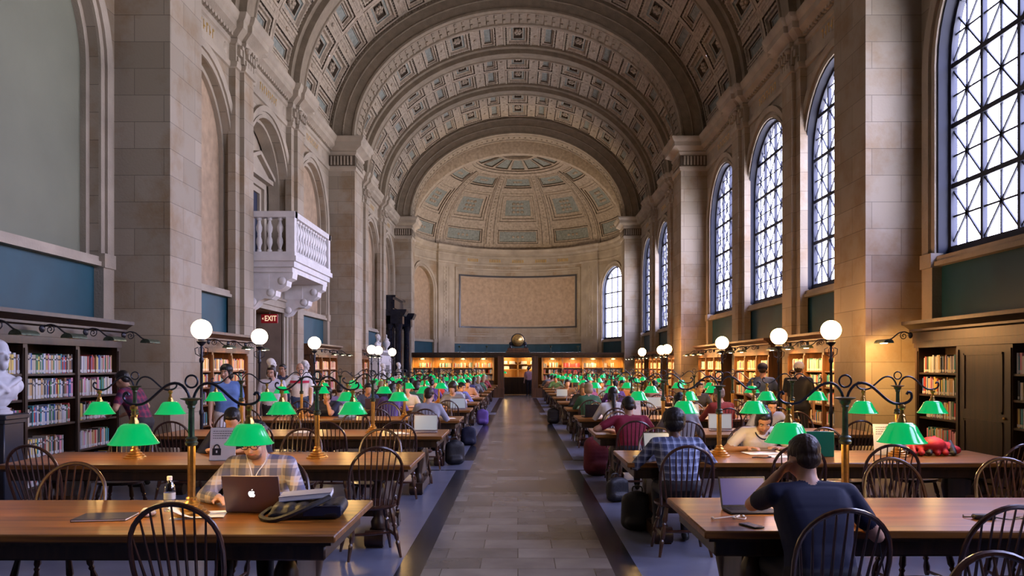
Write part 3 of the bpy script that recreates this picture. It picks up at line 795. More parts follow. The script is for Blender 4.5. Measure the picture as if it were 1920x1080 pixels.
h=MB(); h.tube([W(yc-0.1,0.5,4.9),W(yc-0.1,0.44,5.0),W(yc-0.1,0.44,5.3),W(yc-0.1,0.5,5.4)],0.02,6); h.build('door_handle',M['gold'],door)
# balcony
mb=MB(); b0,b1=yc-1.78,yc+1.80; XF=5.32   # spans in y, front plane
L=lambda x0,x1,y0,y1,z0,z1: mb.bx(-x0,-x1,y0,y1,z0,z1)
L(HW,XF-0.06,b0-0.06,b1+0.06,4.16,4.28); L(HW,XF,b0,b1,4.02,4.16); L(HW,XF+0.06,b0+0.06,b1-0.06,3.90,4.02)
L(HW,XF-0.02,b0-0.02,b1+0.02,4.28,4.38)
balc=thing('balcony','carved white stone balcony with balustrade above the doorway marked EXIT','balcony',(-HW,yc,3.9))
def bal_part(name,m_,mat_): 
    o=m_.build(name,mat_,balc); o.matrix_parent_inverse=Matrix.Translation((HW,-yc,-3.9)); return o
bal_part('floor_slab',mb,M['marble_w'])
mb=MB()
L(HW,XF-0.03,b0-0.03,b0+0.20,5.20,5.34); L(HW,XF-0.03,b1-0.20,b1+0.03,5.20,5.34); L(XF-0.03,XF+0.20,b0,b1,5.20,5.34)
bal_part('handrail',mb,M['marble_w'])
for (x,y) in ((XF+0.09,b0+0.09),(XF+0.09,b1-0.09),(HW-0.09,b0+0.09),(HW-0.09,b1-0.09)):
    mb=MB(); L(x-0.1,x+0.1,y-0.1,y+0.1,4.38,5.20); bal_part('corner_post',mb,M['marble_w'])
bp=[(0.06,0),(0.06,0.05),(0.035,0.07),(0.04,0.12),(0.075,0.22),(0.07,0.30),(0.04,0.38),(0.05,0.41),(0.04,0.44),(0.07,0.52),(0.075,0.60),(0.04,0.70),(0.035,0.75),(0.06,0.77),(0.06,0.82)]
bm_=MB(); bm_.lathe(bp,12); bme=bm_.mesh('baluster',M['marble_w'])
spots=[(XF+0.09,b0+0.32+0.245*i) for i in range(int((b1-b0-0.5)/0.245)+1)]+[(x,y) for y in (b0+0.09,b1-0.09) for x in (HW-0.32,HW-0.57,HW-0.82)]
for (x,y) in spots:
    o=bpy.data.objects.new('baluster',bme); col.objects.link(o); o.parent=balc; o.matrix_parent_inverse=Matrix.Translation((HW,-yc,-3.9)); o.location=(-x,y,4.38)
# scrolled corbels
def scroll_prof():
    # (x from wall, z): an S-shaped bracket
    return [(0,3.05),(0.10,3.02),(0.22,3.10),(0.30,3.22),(0.45,3.28),(0.60,3.26),(0.70,3.34),(0.72,3.46),(0.86,3.50),(0.96,3.58),(0.98,3.70),(1.10,3.76),(1.12,3.90),(0,3.90)]
for (y0_,y1_) in ((b0+0.12,b0+0.52),(b1-0.52,b1-0.12)):
    mb=MB(); mb.prism(scroll_prof(),lambda a,b,h:(-(HW-a),h,b),y0_,y1_)
    for s,yy in ((-1,y0_),(1,y1_)):
        for (a,z,r_) in ((0.85,3.70,0.10),(0.58,3.42,0.10),(0.15,3.2,0.10)): mb.ell((-(HW-a),yy,z),(r_,0.04,r_),10,6)
        mb.bx(-(HW-0.06),-(HW-0.55),yy-0.02,yy+0.02,3.5,3.85)
    bal_part('corbel',mb,M['marble_w'])
# EXIT sign, hung in the doorway and facing down the hall
ex=thing('exit_sign','red illuminated EXIT sign with an arrow hanging in the doorway under the balcony','sign',(-6.66,21.3,2.93))
mb=MB(); mb.bx(-0.22,0.22,-0.03,0.03,-0.12,0.12,ch=0.008); mb.build('sign_panel',mat('red_sign',(0.30,0.01,0.015),0.4,emit=(0.6,0.02,0.03),es=0.06),ex)
mb=MB(); mb.tube([(0,0,0.12),(0,0,0.26)],0.012,6); mb.build('hanging_rod',M['iron'],ex)
def text(body,size,loc,rot,m_,parent=None,name='lettering',ext=0.003,align='CENTER',bold=0.0,sx=1.0):
    cu=bpy.data.curves.new('t','FONT'); cu.body=body; cu.size=size; cu.extrude=ext; cu.align_x=align; cu.align_y='CENTER'; cu.offset=bold
    to=bpy.data.objects.new('t',cu); col.objects.link(to); bpy.context.view_layer.update()
    me=bpy.data.meshes.new_from_object(to.evaluated_get(bpy.context.evaluated_depsgraph_get())); bpy.data.objects.remove(to)
    me.materials.clear(); me.materials.append(m_)
    o=bpy.data.objects.new(name,me); col.objects.link(o); o.location=loc; o.rotation_euler=rot; o.scale=(sx,1,1)
    if parent: o.parent=parent
    return o
M['exit_l']=mat('lit_letters',(1,0.75,0.5),0.5,emit=(1,0.72,0.45),es=0.45)
text('EXIT',0.20,(0.035,-0.033,0),(R(90),0,0),M['exit_l'],ex,'lettering',bold=0.004,sx=0.78)
mb=MB(); mb.prism([(-0.195,0),(-0.155,0.035),(-0.155,-0.035)],lambda a,b,h:(a,h,b),-0.036,-0.03); mb.build('arrow',M['exit_l'],ex)
# ================================================================ FURNITURE
ORD=['first','second','third','fourth','fifth','sixth','seventh','eighth','ninth','tenth','eleventh','twelfth']
def side_word(s): return 'left' if s<0 else 'right'
def spiral(c,r0,r1,a0,a1,n,plane='xz'):
    out=[]
    for i in range(n+1):
        t=i/n; r=r0+(r1-r0)*t; a=a0+(a1-a0)*t
        if plane=='xz': out.append((c[0]+r*math.cos(a),c[1],c[2]+r*math.sin(a)))
        else: out.append((c[0],c[1]+r*math.cos(a),c[2]+r*math.sin(a)))
    return out
# ---- reading table (3.75 long in x, 1.1 wide in y), origin at its middle on the floor
TLEN,TWID,TH=3.75,1.10,0.76
def make_table():
    t=thing('reading_table','x','table')
    mb=MB(); h=TLEN/2; w=TWID/2
    mb.bx(-h,h,-w,w,TH-0.045,TH,ch=0.008); mb.build('tabletop',M['wood_top'],t)
    mb=MB(); mb.bx(-h+0.03,h-0.03,-w+0.03,w-0.03,TH-0.065,TH-0.045); mb.bx(-h+0.07,h-0.07,-w+0.07,w-0.07,TH-0.155,TH-0.065,ch=0.01)
    mb.build('apron',M['wood_dark'],t)
    for s in (-1,1):
        x=s*(h-0.34)
        mb=MB()
        for y in (-0.27,0.27):
            mb.lathe([(0.05,0.12),(0.07,0.14),(0.075,0.20),(0.05,0.24),(0.055,0.30),(0.078,0.42),(0.07,0.50),(0.045,0.56),(0.06,0.58),(0.07,0.61)],10,(x,y,0))
        mb.bx(x-0.045,x+0.045,-0.22,0.22,0.22,0.56,ch=0.01)
        leg=mb.build('leg',M['wood_dark'],t)
        mb=MB(); mb.prism([(-0.50,0.0),(-0.40,0.0),(-0.36,0.03),(0.36,0.03),(0.40,0.0),(0.50,0.0),(0.52,0.05),(0.49,0.10),(0.38,0.10),(0.30,0.14),(-0.30,0.14),(-0.38,0.10),(-0.49,0.10),(-0.52,0.05)],lambda a,b,hh:(hh,a,b),x-0.075,x+0.075)
        for y in (-0.47,0.47): mb.prism([(y+0.075*math.cos(k*math.pi/6),0.08+0.075*math.sin(k*math.pi/6)) for k in range(12)],lambda a,b,hh:(hh,a,b),x-0.085,x+0.085)
        mb.build('foot',M['wood_dark'],leg)
    mb=MB(); mb.bx(-h+0.36,h-0.36,-0.05,0.05,0.20,0.29,ch=0.01); mb.build('stretcher',M['wood_dark'],t)
    return t
# ---- bow-back chair, sitter faces +y, origin on the floor under the seat
def bow_pts(n=22,w=0.255,y0=-0.17,z0=0.45,h=0.52,lean=0.16):
    out=[]
    for i in range(n+1):
        t=i/n; a=math.pi*t
        x=-w*math.cos(a)*(1.0 if True else 1); zz=math.sin(a)**0.55*1.0
        f=zz; out.append((x*(0.80+0.20*min(1,f*1.3)),y0-lean*f-0.0,z0+h*f))
    return out
def chair_shapes():
    L=[]
    mb=MB()   # shield shaped saddle seat
    P=[]
    for k in range(20):
        a=2*math.pi*k/20; x=0.235*math.cos(a); y=0.215*math.sin(a)
        x=math.copysign(abs(x/0.235)**0.75*0.235,x); x*= 1.0+0.05*(y/0.215); P.append((x,y))
    vs_=[(x*0.93,y*0.93,0.42) for x,y in P]+[(x,y,0.435) for x,y in P]+[(x,y,0.452) for x,y in P]+[(x*0.9,y*0.9,0.458) for x,y in P]+[(x*0.5,y*0.5-0.02,0.444) for x,y in P]+[(0,-0.02,0.442)]
    fs=[tuple(range(19,-1,-1))]
    for r in range(4):
        for k in range(20): fs.append((r*20+k,r*20+(k+1)%20,(r+1)*20+(k+1)%20,(r+1)*20+k))
    for k in range(20): fs.append((80+k,80+(k+1)%20,100))
    mb.add(vs_,fs); L.append(('seat',mb))
    mb=MB(); mb.tube(bow_pts(),0.0135,7); L.append(('bow',mb))
    for k in range(9):
        f=(k-4)/4.0
        xb=f*0.155; xt=f*0.215; ht=0.52*math.sqrt(max(0,1-(xt/0.262)**2))**0.55
        yb=-0.185+0.03*f*f
        mb=MB(); b=Vector((xb,yb,0.45)); tpt=Vector((xt,-0.17-0.16*ht/0.52,0.45+ht))
        mid=b.lerp(tpt,0.35); mb.tube([b,mid,tpt],[0.0065,0.0085,0.005],5); L.append(('spindle',mb))
    for sx in (-1,1):
        for sy in (-1,1):
            top=Vector((sx*0.15,sy*0.13,0.43)); bot=Vector((sx*0.225,sy*0.205,0.0)); pts=[];rs=[]
            for (t,r_) in ((0,0.016),(0.1,0.019),(0.28,0.024),(0.33,0.014),(0.36,0.022),(0.40,0.014),(0.5,0.024),(0.62,0.020),(0.66,0.013),(0.70,0.022),(0.76,0.018),(1.0,0.012)):
                pts.append(top.lerp(bot,t)); rs.append(r_)
            mb=MB(); mb.tube(pts,rs,7); L.append(('leg',mb))
    mb=MB()
    for sx in (-1,1): mb.tube([(sx*0.193,-0.173,0.18),(sx*0.193,0,0.18),(sx*0.193,0.173,0.18)],[0.009,0.015,0.009],6)
    mb.tube([(-0.193,0,0.18),(0,0,0.18),(0.193,0,0.18)],[0.009,0.015,0.009],6); L.append(('stretcher',mb))
    return L
def make_chair():
    t=thing('windsor_chair','x','chair')
    for n,mb in chair_shapes(): mb.build(n,M['wood_chair'],t)
    return t
def make_chair_far():
    t=MB()
    for n,mb in chair_shapes():
        o=len(t.v); t.v+=mb.v; t.f+=[tuple(o+i for i in f) for f in mb.f]; t.m+=mb.m
    return t.build('windsor_chair',M['wood_chair'],None,'x','chair')
# ---- twin lamp, origin on the table surface; arms run along x
def lamp_arm_path(s):
    # from the cup up over a crest and down to the hook
    c=[(0.012,0.69),(0.022,0.73),(0.055,0.775),(0.10,0.79),(0.15,0.775),(0.20,0.735),(0.25,0.69),(0.295,0.665),(0.345,0.662),(0.385,0.675),(0.405,0.70),(0.40,0.728),(0.383,0.733),(0.375,0.718)]
    return [(s*x,0,z) for x,z in c]
def smooth_path(P,n=3):
    P=[Vector(p) for p in P]; out=[]
    for i in range(len(P)-1):
        p0=P[max(i-1,0)];p1=P[i];p2=P[i+1];p3=P[min(i+2,len(P)-1)]
        for k in range(n):
            t=k/n; out.append(0.5*((2*p1)+(p2-p0)*t+(2*p0-5*p1+4*p2-p3)*t*t+(-p0+3*p1-3*p2+p3)*t*t*t))
    out.append(P[-1]); return out
SHADE_P=[(0.055,0.0),(0.072,-0.008),(0.086,-0.025),(0.100,-0.055),(0.118,-0.085),(0.140,-0.118)]
def make_lamp():
    t=thing('desk_lamp','x','lamp')
    mb=MB(); mb.lathe([(0.105,0.0),(0.105,0.012),(0.085,0.020),(0.088,0.032),(0.065,0.040),(0.068,0.052),(0.045,0.062),(0.048,0.075),(0.03,0.09),(0.032,0.105),(0.02,0.115)],20); mb.build('base',M['brass'],t)
    mb=MB(); mb.lathe([(0.024,0.10),(0.024,0.42)],16,flute=0.12); mb.build('lower_post',M['brass'],t)
    mb=MB(); mb.lathe([(0.024,0.415),(0.034,0.42),(0.038,0.435),(0.030,0.445),(0.036,0.46),(0.022,0.47)],14); mb.build('collar',M['bronze'],t)
    mb=MB(); mb.lathe([(0.019,0.465),(0.017,0.635),(0.024,0.645),(0.022,0.655),(0.034,0.67),(0.036,0.685),(0.060,0.695),(0.066,0.700),(0.02,0.704)],14,flute=0.06); mb.build('upper_post',M['bronze'],t)
    mb=MB(); ring=[(0.037*math.cos(2*math.pi*i/18),0,0.80+0.037*math.sin(2*math.pi*i/18)) for i in range(18)]
    mb.tube(ring,0.006,6,closed=True); mb.build('ring',M['arm_iron'],t)
    for s in (-1,1):
        mb=MB(); mb.tube(smooth_path(lamp_arm_path(s),2),0.0085,6); arm=mb.build('arm',M['arm_iron'],t)
        mb=MB(); x=s*0.345
        mb.lathe([(0.012,0.66),(0.022,0.65),(0.022,0.635),(0.012,0.625),(0.011,0.60),(0.020,0.59),(0.020,0.575),(0.028,0.562),(0.03,0.545)],10,(x,0,0)); mb.build('hanger',M['brass'],arm)
        mb=MB(); z=0.548
        mb.lathe([(0.02,z+0.002)]+[(r_,z+zz) for r_,zz in SHADE_P],28,(x,0,0))
        mb.f.pop(); mb.m.pop()   # open below
        # rolled lip and white lining
        mb.tube([(x+0.140*math.cos(2*math.pi*i/28),0.140*math.sin(2*math.pi*i/28),z-0.118) for i in range(28)],0.004,5,closed=True)
        sh=mb.build('shade',M['green_shade'],t)
        mb=MB(); mb.lathe([(r_-0.006,z+zz-0.004) for r_,zz in SHADE_P],28,(x,0,0),1); mb.f.pop(); mb.m.pop(); mb.m=[0]*len(mb.m)
        mb.build('shade_lining',M['shade_in'],sh)
        mb=MB(); mb.ell((x,0,z-0.06),(0.022,0.022,0.03),8,6); mb.build('bulb',M['bulb'],sh)
    return t
# ---- standing globe lamp with iron pole
def make_globe_lamp():
    t=thing('globe_lamp','x','lamp')
    mb=MB(); mb.lathe([(0.20,0),(0.20,0.05),(0.15,0.08),(0.10,0.14),(0.06,0.22),(0.05,0.25)],16); mb.build('base',M['iron'],t)
    mb=MB(); mb.lathe([(0.024,0.24),(0.024,0.9),(0.035,0.93),(0.035,0.97),(0.022,1.0),(0.020,1.7),(0.034,1.72),(0.034,1.76),(0.020,1.79),(0.018,1.98)],12); mb.build('pole',M['iron'],t)
    mb=MB(); mb.lathe([(0.018,1.96),(0.06,2.0),(0.075,2.03),(0.05,2.04),(0.05,2.08)],16)
    for k in range(4):
        a=k*math.pi/2; mb.tube([(0.02*math.cos(a),0.02*math.sin(a),1.80),(0.09*math.cos(a),0.09*math.sin(a),1.84),(0.10*math.cos(a),0.10*math.sin(a),1.92),(0.05*math.cos(a),0.05*math.sin(a),1.94)],0.007,5)
    mb.build('globe_holder',M['iron'],t)
    mb=MB(); mb.ell((0,0,2.21),0.152,28,18); mb.build('globe',M['globe'],t)
    return t
def point(loc,energy,c=(1.0,0.72,0.38),r=0.03,name='lamp_light'):
    l=bpy.data.lights.new(name,'POINT'); l.energy=energy*LAMP_K; l.color=c; l.shadow_soft_size=r
    o=bpy.data.objects.new(name,l); col.objects.link(o); o.location=loc; return o
def spot(loc,energy,target,c=(1.0,0.70,0.35),ang=110,r=0.03,name='lamp_light'):
    l=bpy.data.lights.new(name,'SPOT'); l.energy=energy*LAMP_K; l.color=c; l.shadow_soft_size=r; l.spot_size=R(ang); l.spot_blend=0.6
    o=bpy.data.objects.new(name,l); col.objects.link(o); o.location=loc
    o.rotation_euler=(Vector(target)-Vector(loc)).to_track_quat('-Z','Y').to_euler(); return o
# tables
TY={-1:[4.745+2.97*i for i in range(12)],1:[4.84+3.03*i for i in range(12)]}
TX0={-1:0.965,1:1.01}
table0=make_table(); lamp0=make_lamp(); chair0=make_chair(); chairF=make_chair_far()
used=set()
def place(proto,loc,rz,label,group):
    if proto.name not in used:
        used.add(proto.name); proto.location=loc; proto.rotation_euler=(0,0,rz); proto['label']=label; proto['group']=group
        # remember the children before copies exist
        KIDS[proto.name]=[(c,list(c.children)) for c in proto.children]
        return proto
    return dup(proto,loc,rz,label,group)
for s in (-1,1):
    for i,y in enumerate(TY[s]):
        cx=s*(TX0[s]+TLEN/2); sw=side_word(s)
        place(table0,(cx,y,0),0,'long oak reading table, %s %sfrom the camera on the %s of the aisle'%(ORD[i],'' ,sw),'oak reading tables in two rows along the aisle')
        for j,px in enumerate((0.985,2.755)):
            lx=s*(TX0[s]+px)
            place(lamp0,(lx,y,TH),0,'twin green-shaded brass lamp on the %s %s table, %s'%(ORD[i],sw,'nearer the aisle' if j==0 else 'nearer the wall'),'green-shaded twin lamps on the reading tables')
            if i<10:
                for q in (-1,1): point((lx+q*0.345,y,TH+0.43),3.0 if i<6 else 4.0,(1.0,0.58,0.20),0.05)
# ---- globe lamps
gl=make_globe_lamp(); glR=dup(gl,(0,0,0)); KIDS.pop(gl.name,None)
for c_ in gl.children:
    if c_.name.startswith('globe') and not c_.name.startswith('globe_h'): c_.data=c_.data.copy(); c_.data.materials[0]=M['globe_l']
GL=[(-4.80,12.05),(-4.88,15.0),(-4.88,19.05),(-4.9,26.6),(-4.9,27.9),(-4.92,31.1),(4.85,12.3),(4.88,14.85),(4.86,18.9),(4.85,25.8),(4.9,27.1),(4.85,31.0)]
for k,(x,y) in enumerate(GL):
    s=-1 if x<0 else 1; n=k%6
    place(gl if s<0 else glR,(x,y,0),0,'lit white globe on a black iron pole, %s from the camera along the %s wall'%(ORD[n],side_word(s)),'standing globe lamps along the walls')
# ================================================================ BOOKS AND BOOKCASES
BOOKC=[('cream',(0.42,0.36,0.27)),('brown',(0.20,0.09,0.04)),('red',(0.36,0.04,0.03)),('green',(0.05,0.16,0.07)),('blue',(0.04,0.10,0.28)),('black',(0.03,0.03,0.035)),('grey',(0.32,0.33,0.36)),('tan',(0.45,0.28,0.12)),('white',(0.48,0.46,0.46)),('pink',(0.50,0.20,0.28)),('teal',(0.03,0.22,0.25)),('yellow',(0.60,0.45,0.10))]
BM=[]
for n,c in BOOKC: BM.append(mat(n+'_book_cloth',c,0.55))
M['band']=mat('spine_label_paper',(0.45,0.44,0.43),0.6)
BMESH={}
def book_mesh(ci,hi):
    if (ci,hi) in BMESH: return BMESH[(ci,hi)]
    # spine faces -x; 1 m thick unit scaled in y; origin at bottom of the spine
    h=(0.215,0.235,0.255)[hi]; d=0.17; mb=MB()
    mb.bx(0,d,-0.5,-0.38,0,h,0); mb.bx(0,d,0.38,0.5,0,h,0); mb.bx(-0.006,0.006,-0.5,0.5,0,h,0)
    mb.bx(0.006,d-0.006,-0.38,0.38,0.004,h-0.004,1)
    mb.bx(-0.0075,0,-0.42,0.42,0.012,0.045,1)     # call-number label on the spine
    mb.bx(-0.0075,0,-0.42,0.42,h*0.72,h*0.80,1 if ci in (1,2,3,4,5) else 2)
    me=mb.mesh('book',[BM[ci],M['band'],M['ink']]); BMESH[(ci,hi)]=me; return me
book_stuff=MB(); NB=[0]
def shelf_books(x,s,ya,yb,z,case_label,shelf_ord,individual,fill=0.9,maxh=0.3,palette=None):
    """row of upright books on one shelf; x = spine plane, s = side of the room"""
    y=ya+0.01; end=ya+(yb-ya)*fill
    while y<end:
        th=rnd.uniform(0.018,0.045)
        if y+th>yb: break
        ci=rnd.choice(palette) if palette else rnd.choice([0,0,1,2,3,4,5,6,7,8,8,9,10,11]); hi=rnd.choice([0,1,1,2])
        if individual and NB[0]<300:
            o=bpy.data.objects.new('book',book_mesh(ci,hi)); col.objects.link(o); NB[0]+=1
            o.location=(x+s*rnd.uniform(0,0.012),y+th/2,z); o.scale=(s,th,1)
            tag(o,'%s hardback book on the %s shelf of %s'%(BOOKC[ci][0],shelf_ord,case_label),'book','books on the %s shelf of %s'%(shelf_ord,case_label))
        else:
            h=(0.215,0.235,0.255)[hi]; xx=x+s*rnd.uniform(0,0.012)
            book_stuff.bx(xx,xx+s*0.17,y+0.001,y+th-0.001,z,z+h,ci)
            if ci!=8: book_stuff.bx(xx-s*0.002,xx,y+0.002,y+th-0.002,z+0.012,z+0.045,12)
        y+=th+0.0015
# lamp that hangs from a bookcase cornice on a curled iron arm (parts of the bookcase)
def case_lamp(root,x,y,z,s,arm_mat,green=False):
    mb=MB(); pts=smooth_path([(x,y,z),(x-s*0.10,y,z+0.05),(x-s*0.20,y,z+0.03),(x-s*0.30,y,z-0.05),(x-s*0.42,y,z-0.09)],3)
    mb.tube(pts,0.010,5); mb.tube(spiral((x-s*0.12,y,z-0.01),0.06,0.01,R(90),R(90)+s*R(540),16),0.007,5)
    mb.ell((x-s*0.02,y,z),(0.03,0.05,0.05),8,6); a=mb.build('lamp_arm',M['iron'],root)
    mb=MB(); n=10; c=(x-s*0.42,z-0.10); prof=[(c[0]+0.075*math.cos(R(180)*k/n),c[1]-0.02+0.06*math.sin(R(180)*k/n)) for k in range(n+1)]
    vs_=[(px,y+yy,pz) for yy in (-0.17,-0.13,0.13,0.17) for (px,pz) in prof]; m_=n+1; fs=[]
    for k in (0,1,2):
        for q in range(n): fs.append((k*m_+q,k*m_+q+1,(k+1)*m_+q+1,(k+1)*m_+q))
    fs.append(tuple(range(m_))); fs.append(tuple(3*m_+q for q in range(m_-1,-1,-1))); mb.add(vs_,fs)
    mb.build('lamp_shade',M['bronze'],a)
    mb=MB(); mb.tube([(c[0],y-0.11,c[1]-0.015),(c[0],y+0.11,c[1]-0.015)],0.012,6); mb.build('lamp_tube',arm_mat or M['bulb'],a)
def bookcase(side,ya,yb,label,cols,dark=False,door_col=None,individual=False,energy=10,case_label=None,lamps=None,fills=None,fx=6.05,warm=(1.0,0.55,0.18)):
    s=side; wood=M['wood_case_d'] if dark else M['wood_case']
    t=thing('bookcase',label,'bookcase',(0,0,0),0,'oak bookcases against the side walls')
    t.location=(s*6.2,(ya+yb)/2,0); OFFS=Vector((-s*6.2,-(ya+yb)/2,0))
    def B(name,mb,m_,parent=None):
        o=mb.build(name,m_,t if parent is None else parent); o.matrix_parent_inverse=Matrix.Translation(OFFS) if parent is None else Matrix(); return o
    xf,xb=s*fx,s*(HW-0.02)
    mb=MB(); mb.bx(s*(HW-0.05),xb,ya,yb,0,2.2); B('back_panel',mb,wood)
    mb=MB(); mb.bx(xf-s*0.03,xb,ya-0.02,yb+0.02,0,0.13); B('plinth',mb,wood)
    ys=[ya+(yb-ya)*k/cols for k in range(cols+1)]
    for k,y in enumerate(ys):
        w_=0.045; a=min(max(y,ya+w_),yb-w_)
        mb=MB(); mb.bx(xf,xb,a-w_,a+w_,0.13,1.95); mb.bx(xf-s*0.015,xf,a-w_*0.6,a+w_*0.6,0.2,1.88); B('upright',mb,wood)
    # cornice
    mb=MB(); mb.bx(xf-s*0.02,xb,ya-0.01,yb+0.01,1.93,2.00)
    pr=[(0.0,2.00),(0.0,2.16),(0.05,2.18),(0.05,2.21),(0.13,2.27),(0.17,2.28),(0.17,2.33),(-0.4,2.33),(-0.4,2.0)]
    mb.prism(pr,lambda a,b,h:(xf-s*a,h,b),ya-0.10,yb+0.10)
    mb.bx(xf-s*0.012,xf,ya+0.04,yb-0.04,2.03,2.13); B('cornice',mb,wood)
    SH=[1.56,1.24,0.90,0.50,0.14]
    for k in range(cols):
        a,b=ys[k]+0.045,ys[k+1]-0.045
        if k==0: a=ya+0.09
        if k==cols-1: b=yb-0.09
        if door_col==k:
            mb=MB(); mb.bx(xf,xf+s*0.04,a,b,0.15,1.93)
            d=B('door',mb,wood); 
            mb=MB()
            for (z0,z1) in ((0.25,0.95),(1.05,1.83)):
                mb.bx(xf-s*0.012,xf,a+0.1,b-0.1,z0,z0+0.03); mb.bx(xf-s*0.012,xf,a+0.1,b-0.1,z1-0.03,z1)
                mb.bx(xf-s*0.012,xf,a+0.1,a+0.13,z0,z1); mb.bx(xf-s*0.012,xf,b-0.13,b-0.1,z0,z1)
            mb.build('panel_moulding',wood,d)
            mb=MB(); mb.ell((xf-s*0.02,a+0.05,1.0),0.02,8,6); mb.build('knob',M['brass'],d); continue
        for q,z in enumerate(SH):
            mb=MB(); mb.bx(xf+s*0.01,xb,a,b,z-0.028,z); B('shelf',mb,wood)
            f=fills[k][q] if fills else rnd.uniform(0.75,1.0)
            if q==4 and not individual: continue
            if f>0: shelf_books(xf+s*0.03,s,a,b,z,case_label or label,['top','second','third','fourth','bottom'][q],individual,f)
    L_=lamps if lamps is not None else [0.5*(ys[k]+ys[k+1]) for k in range(cols)]
    for y in L_:
        case_lamp_at(t,OFFS,xf,y,s,M['paper'] if energy==0 else None)
        if energy: spot((xf-s*0.42,y,1.93),energy,(xf+s*0.25,y,1.1),warm,140,0.05)
    return t
def case_lamp_at(t,OFFS,xf,y,s,unlit=None):
    n0=set(t.children); case_lamp(t,xf-s*0.10,y,2.12,s,unlit)
    for c in t.children:
        if c not in n0: c.matrix_parent_inverse=Matrix.Translation(OFFS)
c0=[BAYS[1][0]+SUB*(k+0.5) for k in range(3)]
fl=[[1,.95,1,.8,.9],[.95,.97,.92,.75,.9],[.9,.92,.85,.8,.9]]
c1=[BAYS[2][0]+SUB*(k+0.5) for k in range(3)]; c2=[BAYS[3][0]+SUB*(k+0.5) for k in range(3)]
bookcase(-1,8.59,12.08,'dark oak bookcase against the left wall, nearest the camera',3,dark=True,individual=True,energy=0,case_label='the nearest left bookcase',lamps=[8.9,9.9,10.9,11.95],fills=fl,warm=(1.0,0.80,0.62))
bookcase(1,8.59,12.08,'very dark oak bookcase with a blank middle door, nearest on the right wall',3,dark=True,door_col=1,individual=True,energy=18,case_label='the nearest right bookcase',lamps=[12.0],fills=fl)
bookcase(-1,c0[1]-1.75,c0[1]+1.75,'dark oak bookcase on the left wall beside the camera',3,energy=0,lamps=[])
bookcase(1,c0[1]-1.75,c0[1]+1.75,'dark oak bookcase on the right wall beside the camera',3,dark=True,energy=0,lamps=[])
for k,y in enumerate(c1):
    if k!=1: bookcase(-1,y-1.55,y+1.55,'lit oak bookcase on the left wall, %s the balcony doorway'%('just before' if k==0 else 'just beyond'),3,energy=12)
    bookcase(1,y-1.55,y+1.55,'amber-lit oak bookcase full of books under the %s window beyond the near right pier'%ORD[k],3,energy=50)
for k,y in enumerate(c2):
    if k==0: bookcase(-1,y-1.55,y+1.55,'lit oak bookcase far down the left wall before the white marble fireplace',3,energy=12)
    bookcase(1,y-1.55,y+1.55,'amber-lit oak bookcase far down the right wall, %s beyond the second pier'%ORD[k],3,energy=60)
spot((5.55,12.25,2.0),30,(6.1,12.79,1.2),(1.0,0.55,0.18),150,0.05)
# ---- screen of shelves across the far end with a portal and amber office behind
scr=thing('shelf_screen','long oak screen of lit bookshelves across the far end of the hall','bookcase',(0,42.2,0))
def S_(name,mb,m_,parent=None): 
    o=mb.build(name,m_,parent or scr)
    if not parent: o.matrix_parent_inverse=Matrix.Translation((0,-42.2,0))
    return o
yf,yb_=41.95,42.5
mb=MB(); mb.bx(-5.58,5.58,yf-0.18,yb_+0.1,2.28,2.38); mb.bx(-5.58,5.58,yf-0.10,yb_+0.05,2.20,2.28); mb.bx(-5.58,5.58,yf-0.03,yb_,2.12,2.20); S_('cornice',mb,M['wood_dark'])
for s in (-1,1):
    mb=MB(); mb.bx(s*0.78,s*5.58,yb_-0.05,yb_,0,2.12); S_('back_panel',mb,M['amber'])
    mb=MB(); mb.bx(s*0.74,s*1.06,yf-0.06,yb_,0,2.2); mb.bx(s*0.72,s*1.30,yf-0.1,yb_,0,0.5); S_('portal_pilaster',mb,M['wood_case'])
    mb=MB(); mb.bx(s*1.3,s*5.58,yf,yb_-0.05,0,0.9); S_('lower_case',mb,M['wood_dark'])
    xs=[1.30+1.07*k for k in range(5)]
    for k,x in enumerate(xs): mb=MB(); mb.bx(s*(x-0.04),s*(x+0.04),yf,yb_-0.05,0.9,2.12); S_('upright',mb,M['amber'])
    for k in range(4):
        for z in (0.95,1.28,1.60,1.88)[:3]:
            mb=MB(); mb.bx(s*(xs[k]+0.04),s*(xs[k+1]-0.04),yf+0.02,yb_-0.05,z-0.03,z); S_('shelf',mb,M['amber'])
            x=xs[k]+0.05; end=xs[k]+0.04+0.99*rnd.uniform(0.6,1.0)
            pal=[2,2,2,9] if (s>0 and k==1 and rnd.random()<0.6) else [0,0,8,8,1,2,7,5,6,10]
            while x<end:
                th=rnd.uniform(0.02,0.05); h=rnd.uniform(0.19,0.26); book_stuff.bx(s*x,s*(x+th-0.002),yf+0.06,yf+0.22,z,z+h,rnd.choice(pal)); x+=th
                if rnd.random()<0.04: x+=0.15
        xm=s*(xs[k]+0.53)
        mb=MB(); mb.bx(xm-0.18,xm+0.18,yf-0.06,yf+0.02,2.02,2.07); S_('shelf_light',mb,M['bronze'])
        spot((xm,yf-0.14,2.04),26,(xm,yf+0.4,1.35),(1.0,0.62,0.22),150,0.05)
# small uplights standing on the screen
for k,x in enumerate((-3.1,-1.65,1.75,3.2)):
    mb=MB(); mb.lathe([(0.05,0),(0.05,0.02),(0.012,0.04),(0.012,0.26),(0.05,0.30),(0.07,0.36)],10,(x,42.15,2.38)); S_('uplight',mb,M['bronze'])
    spot((x,42.15,2.80),260,(x*0.7,48.5,11.0),(1.0,0.76,0.55),120,0.06)
o=book_stuff.build('shelved_books',BM+[M['band']]); tag(o,'rows of mixed hardback books filling the shelves of the further bookcases','books',None,'stuff')
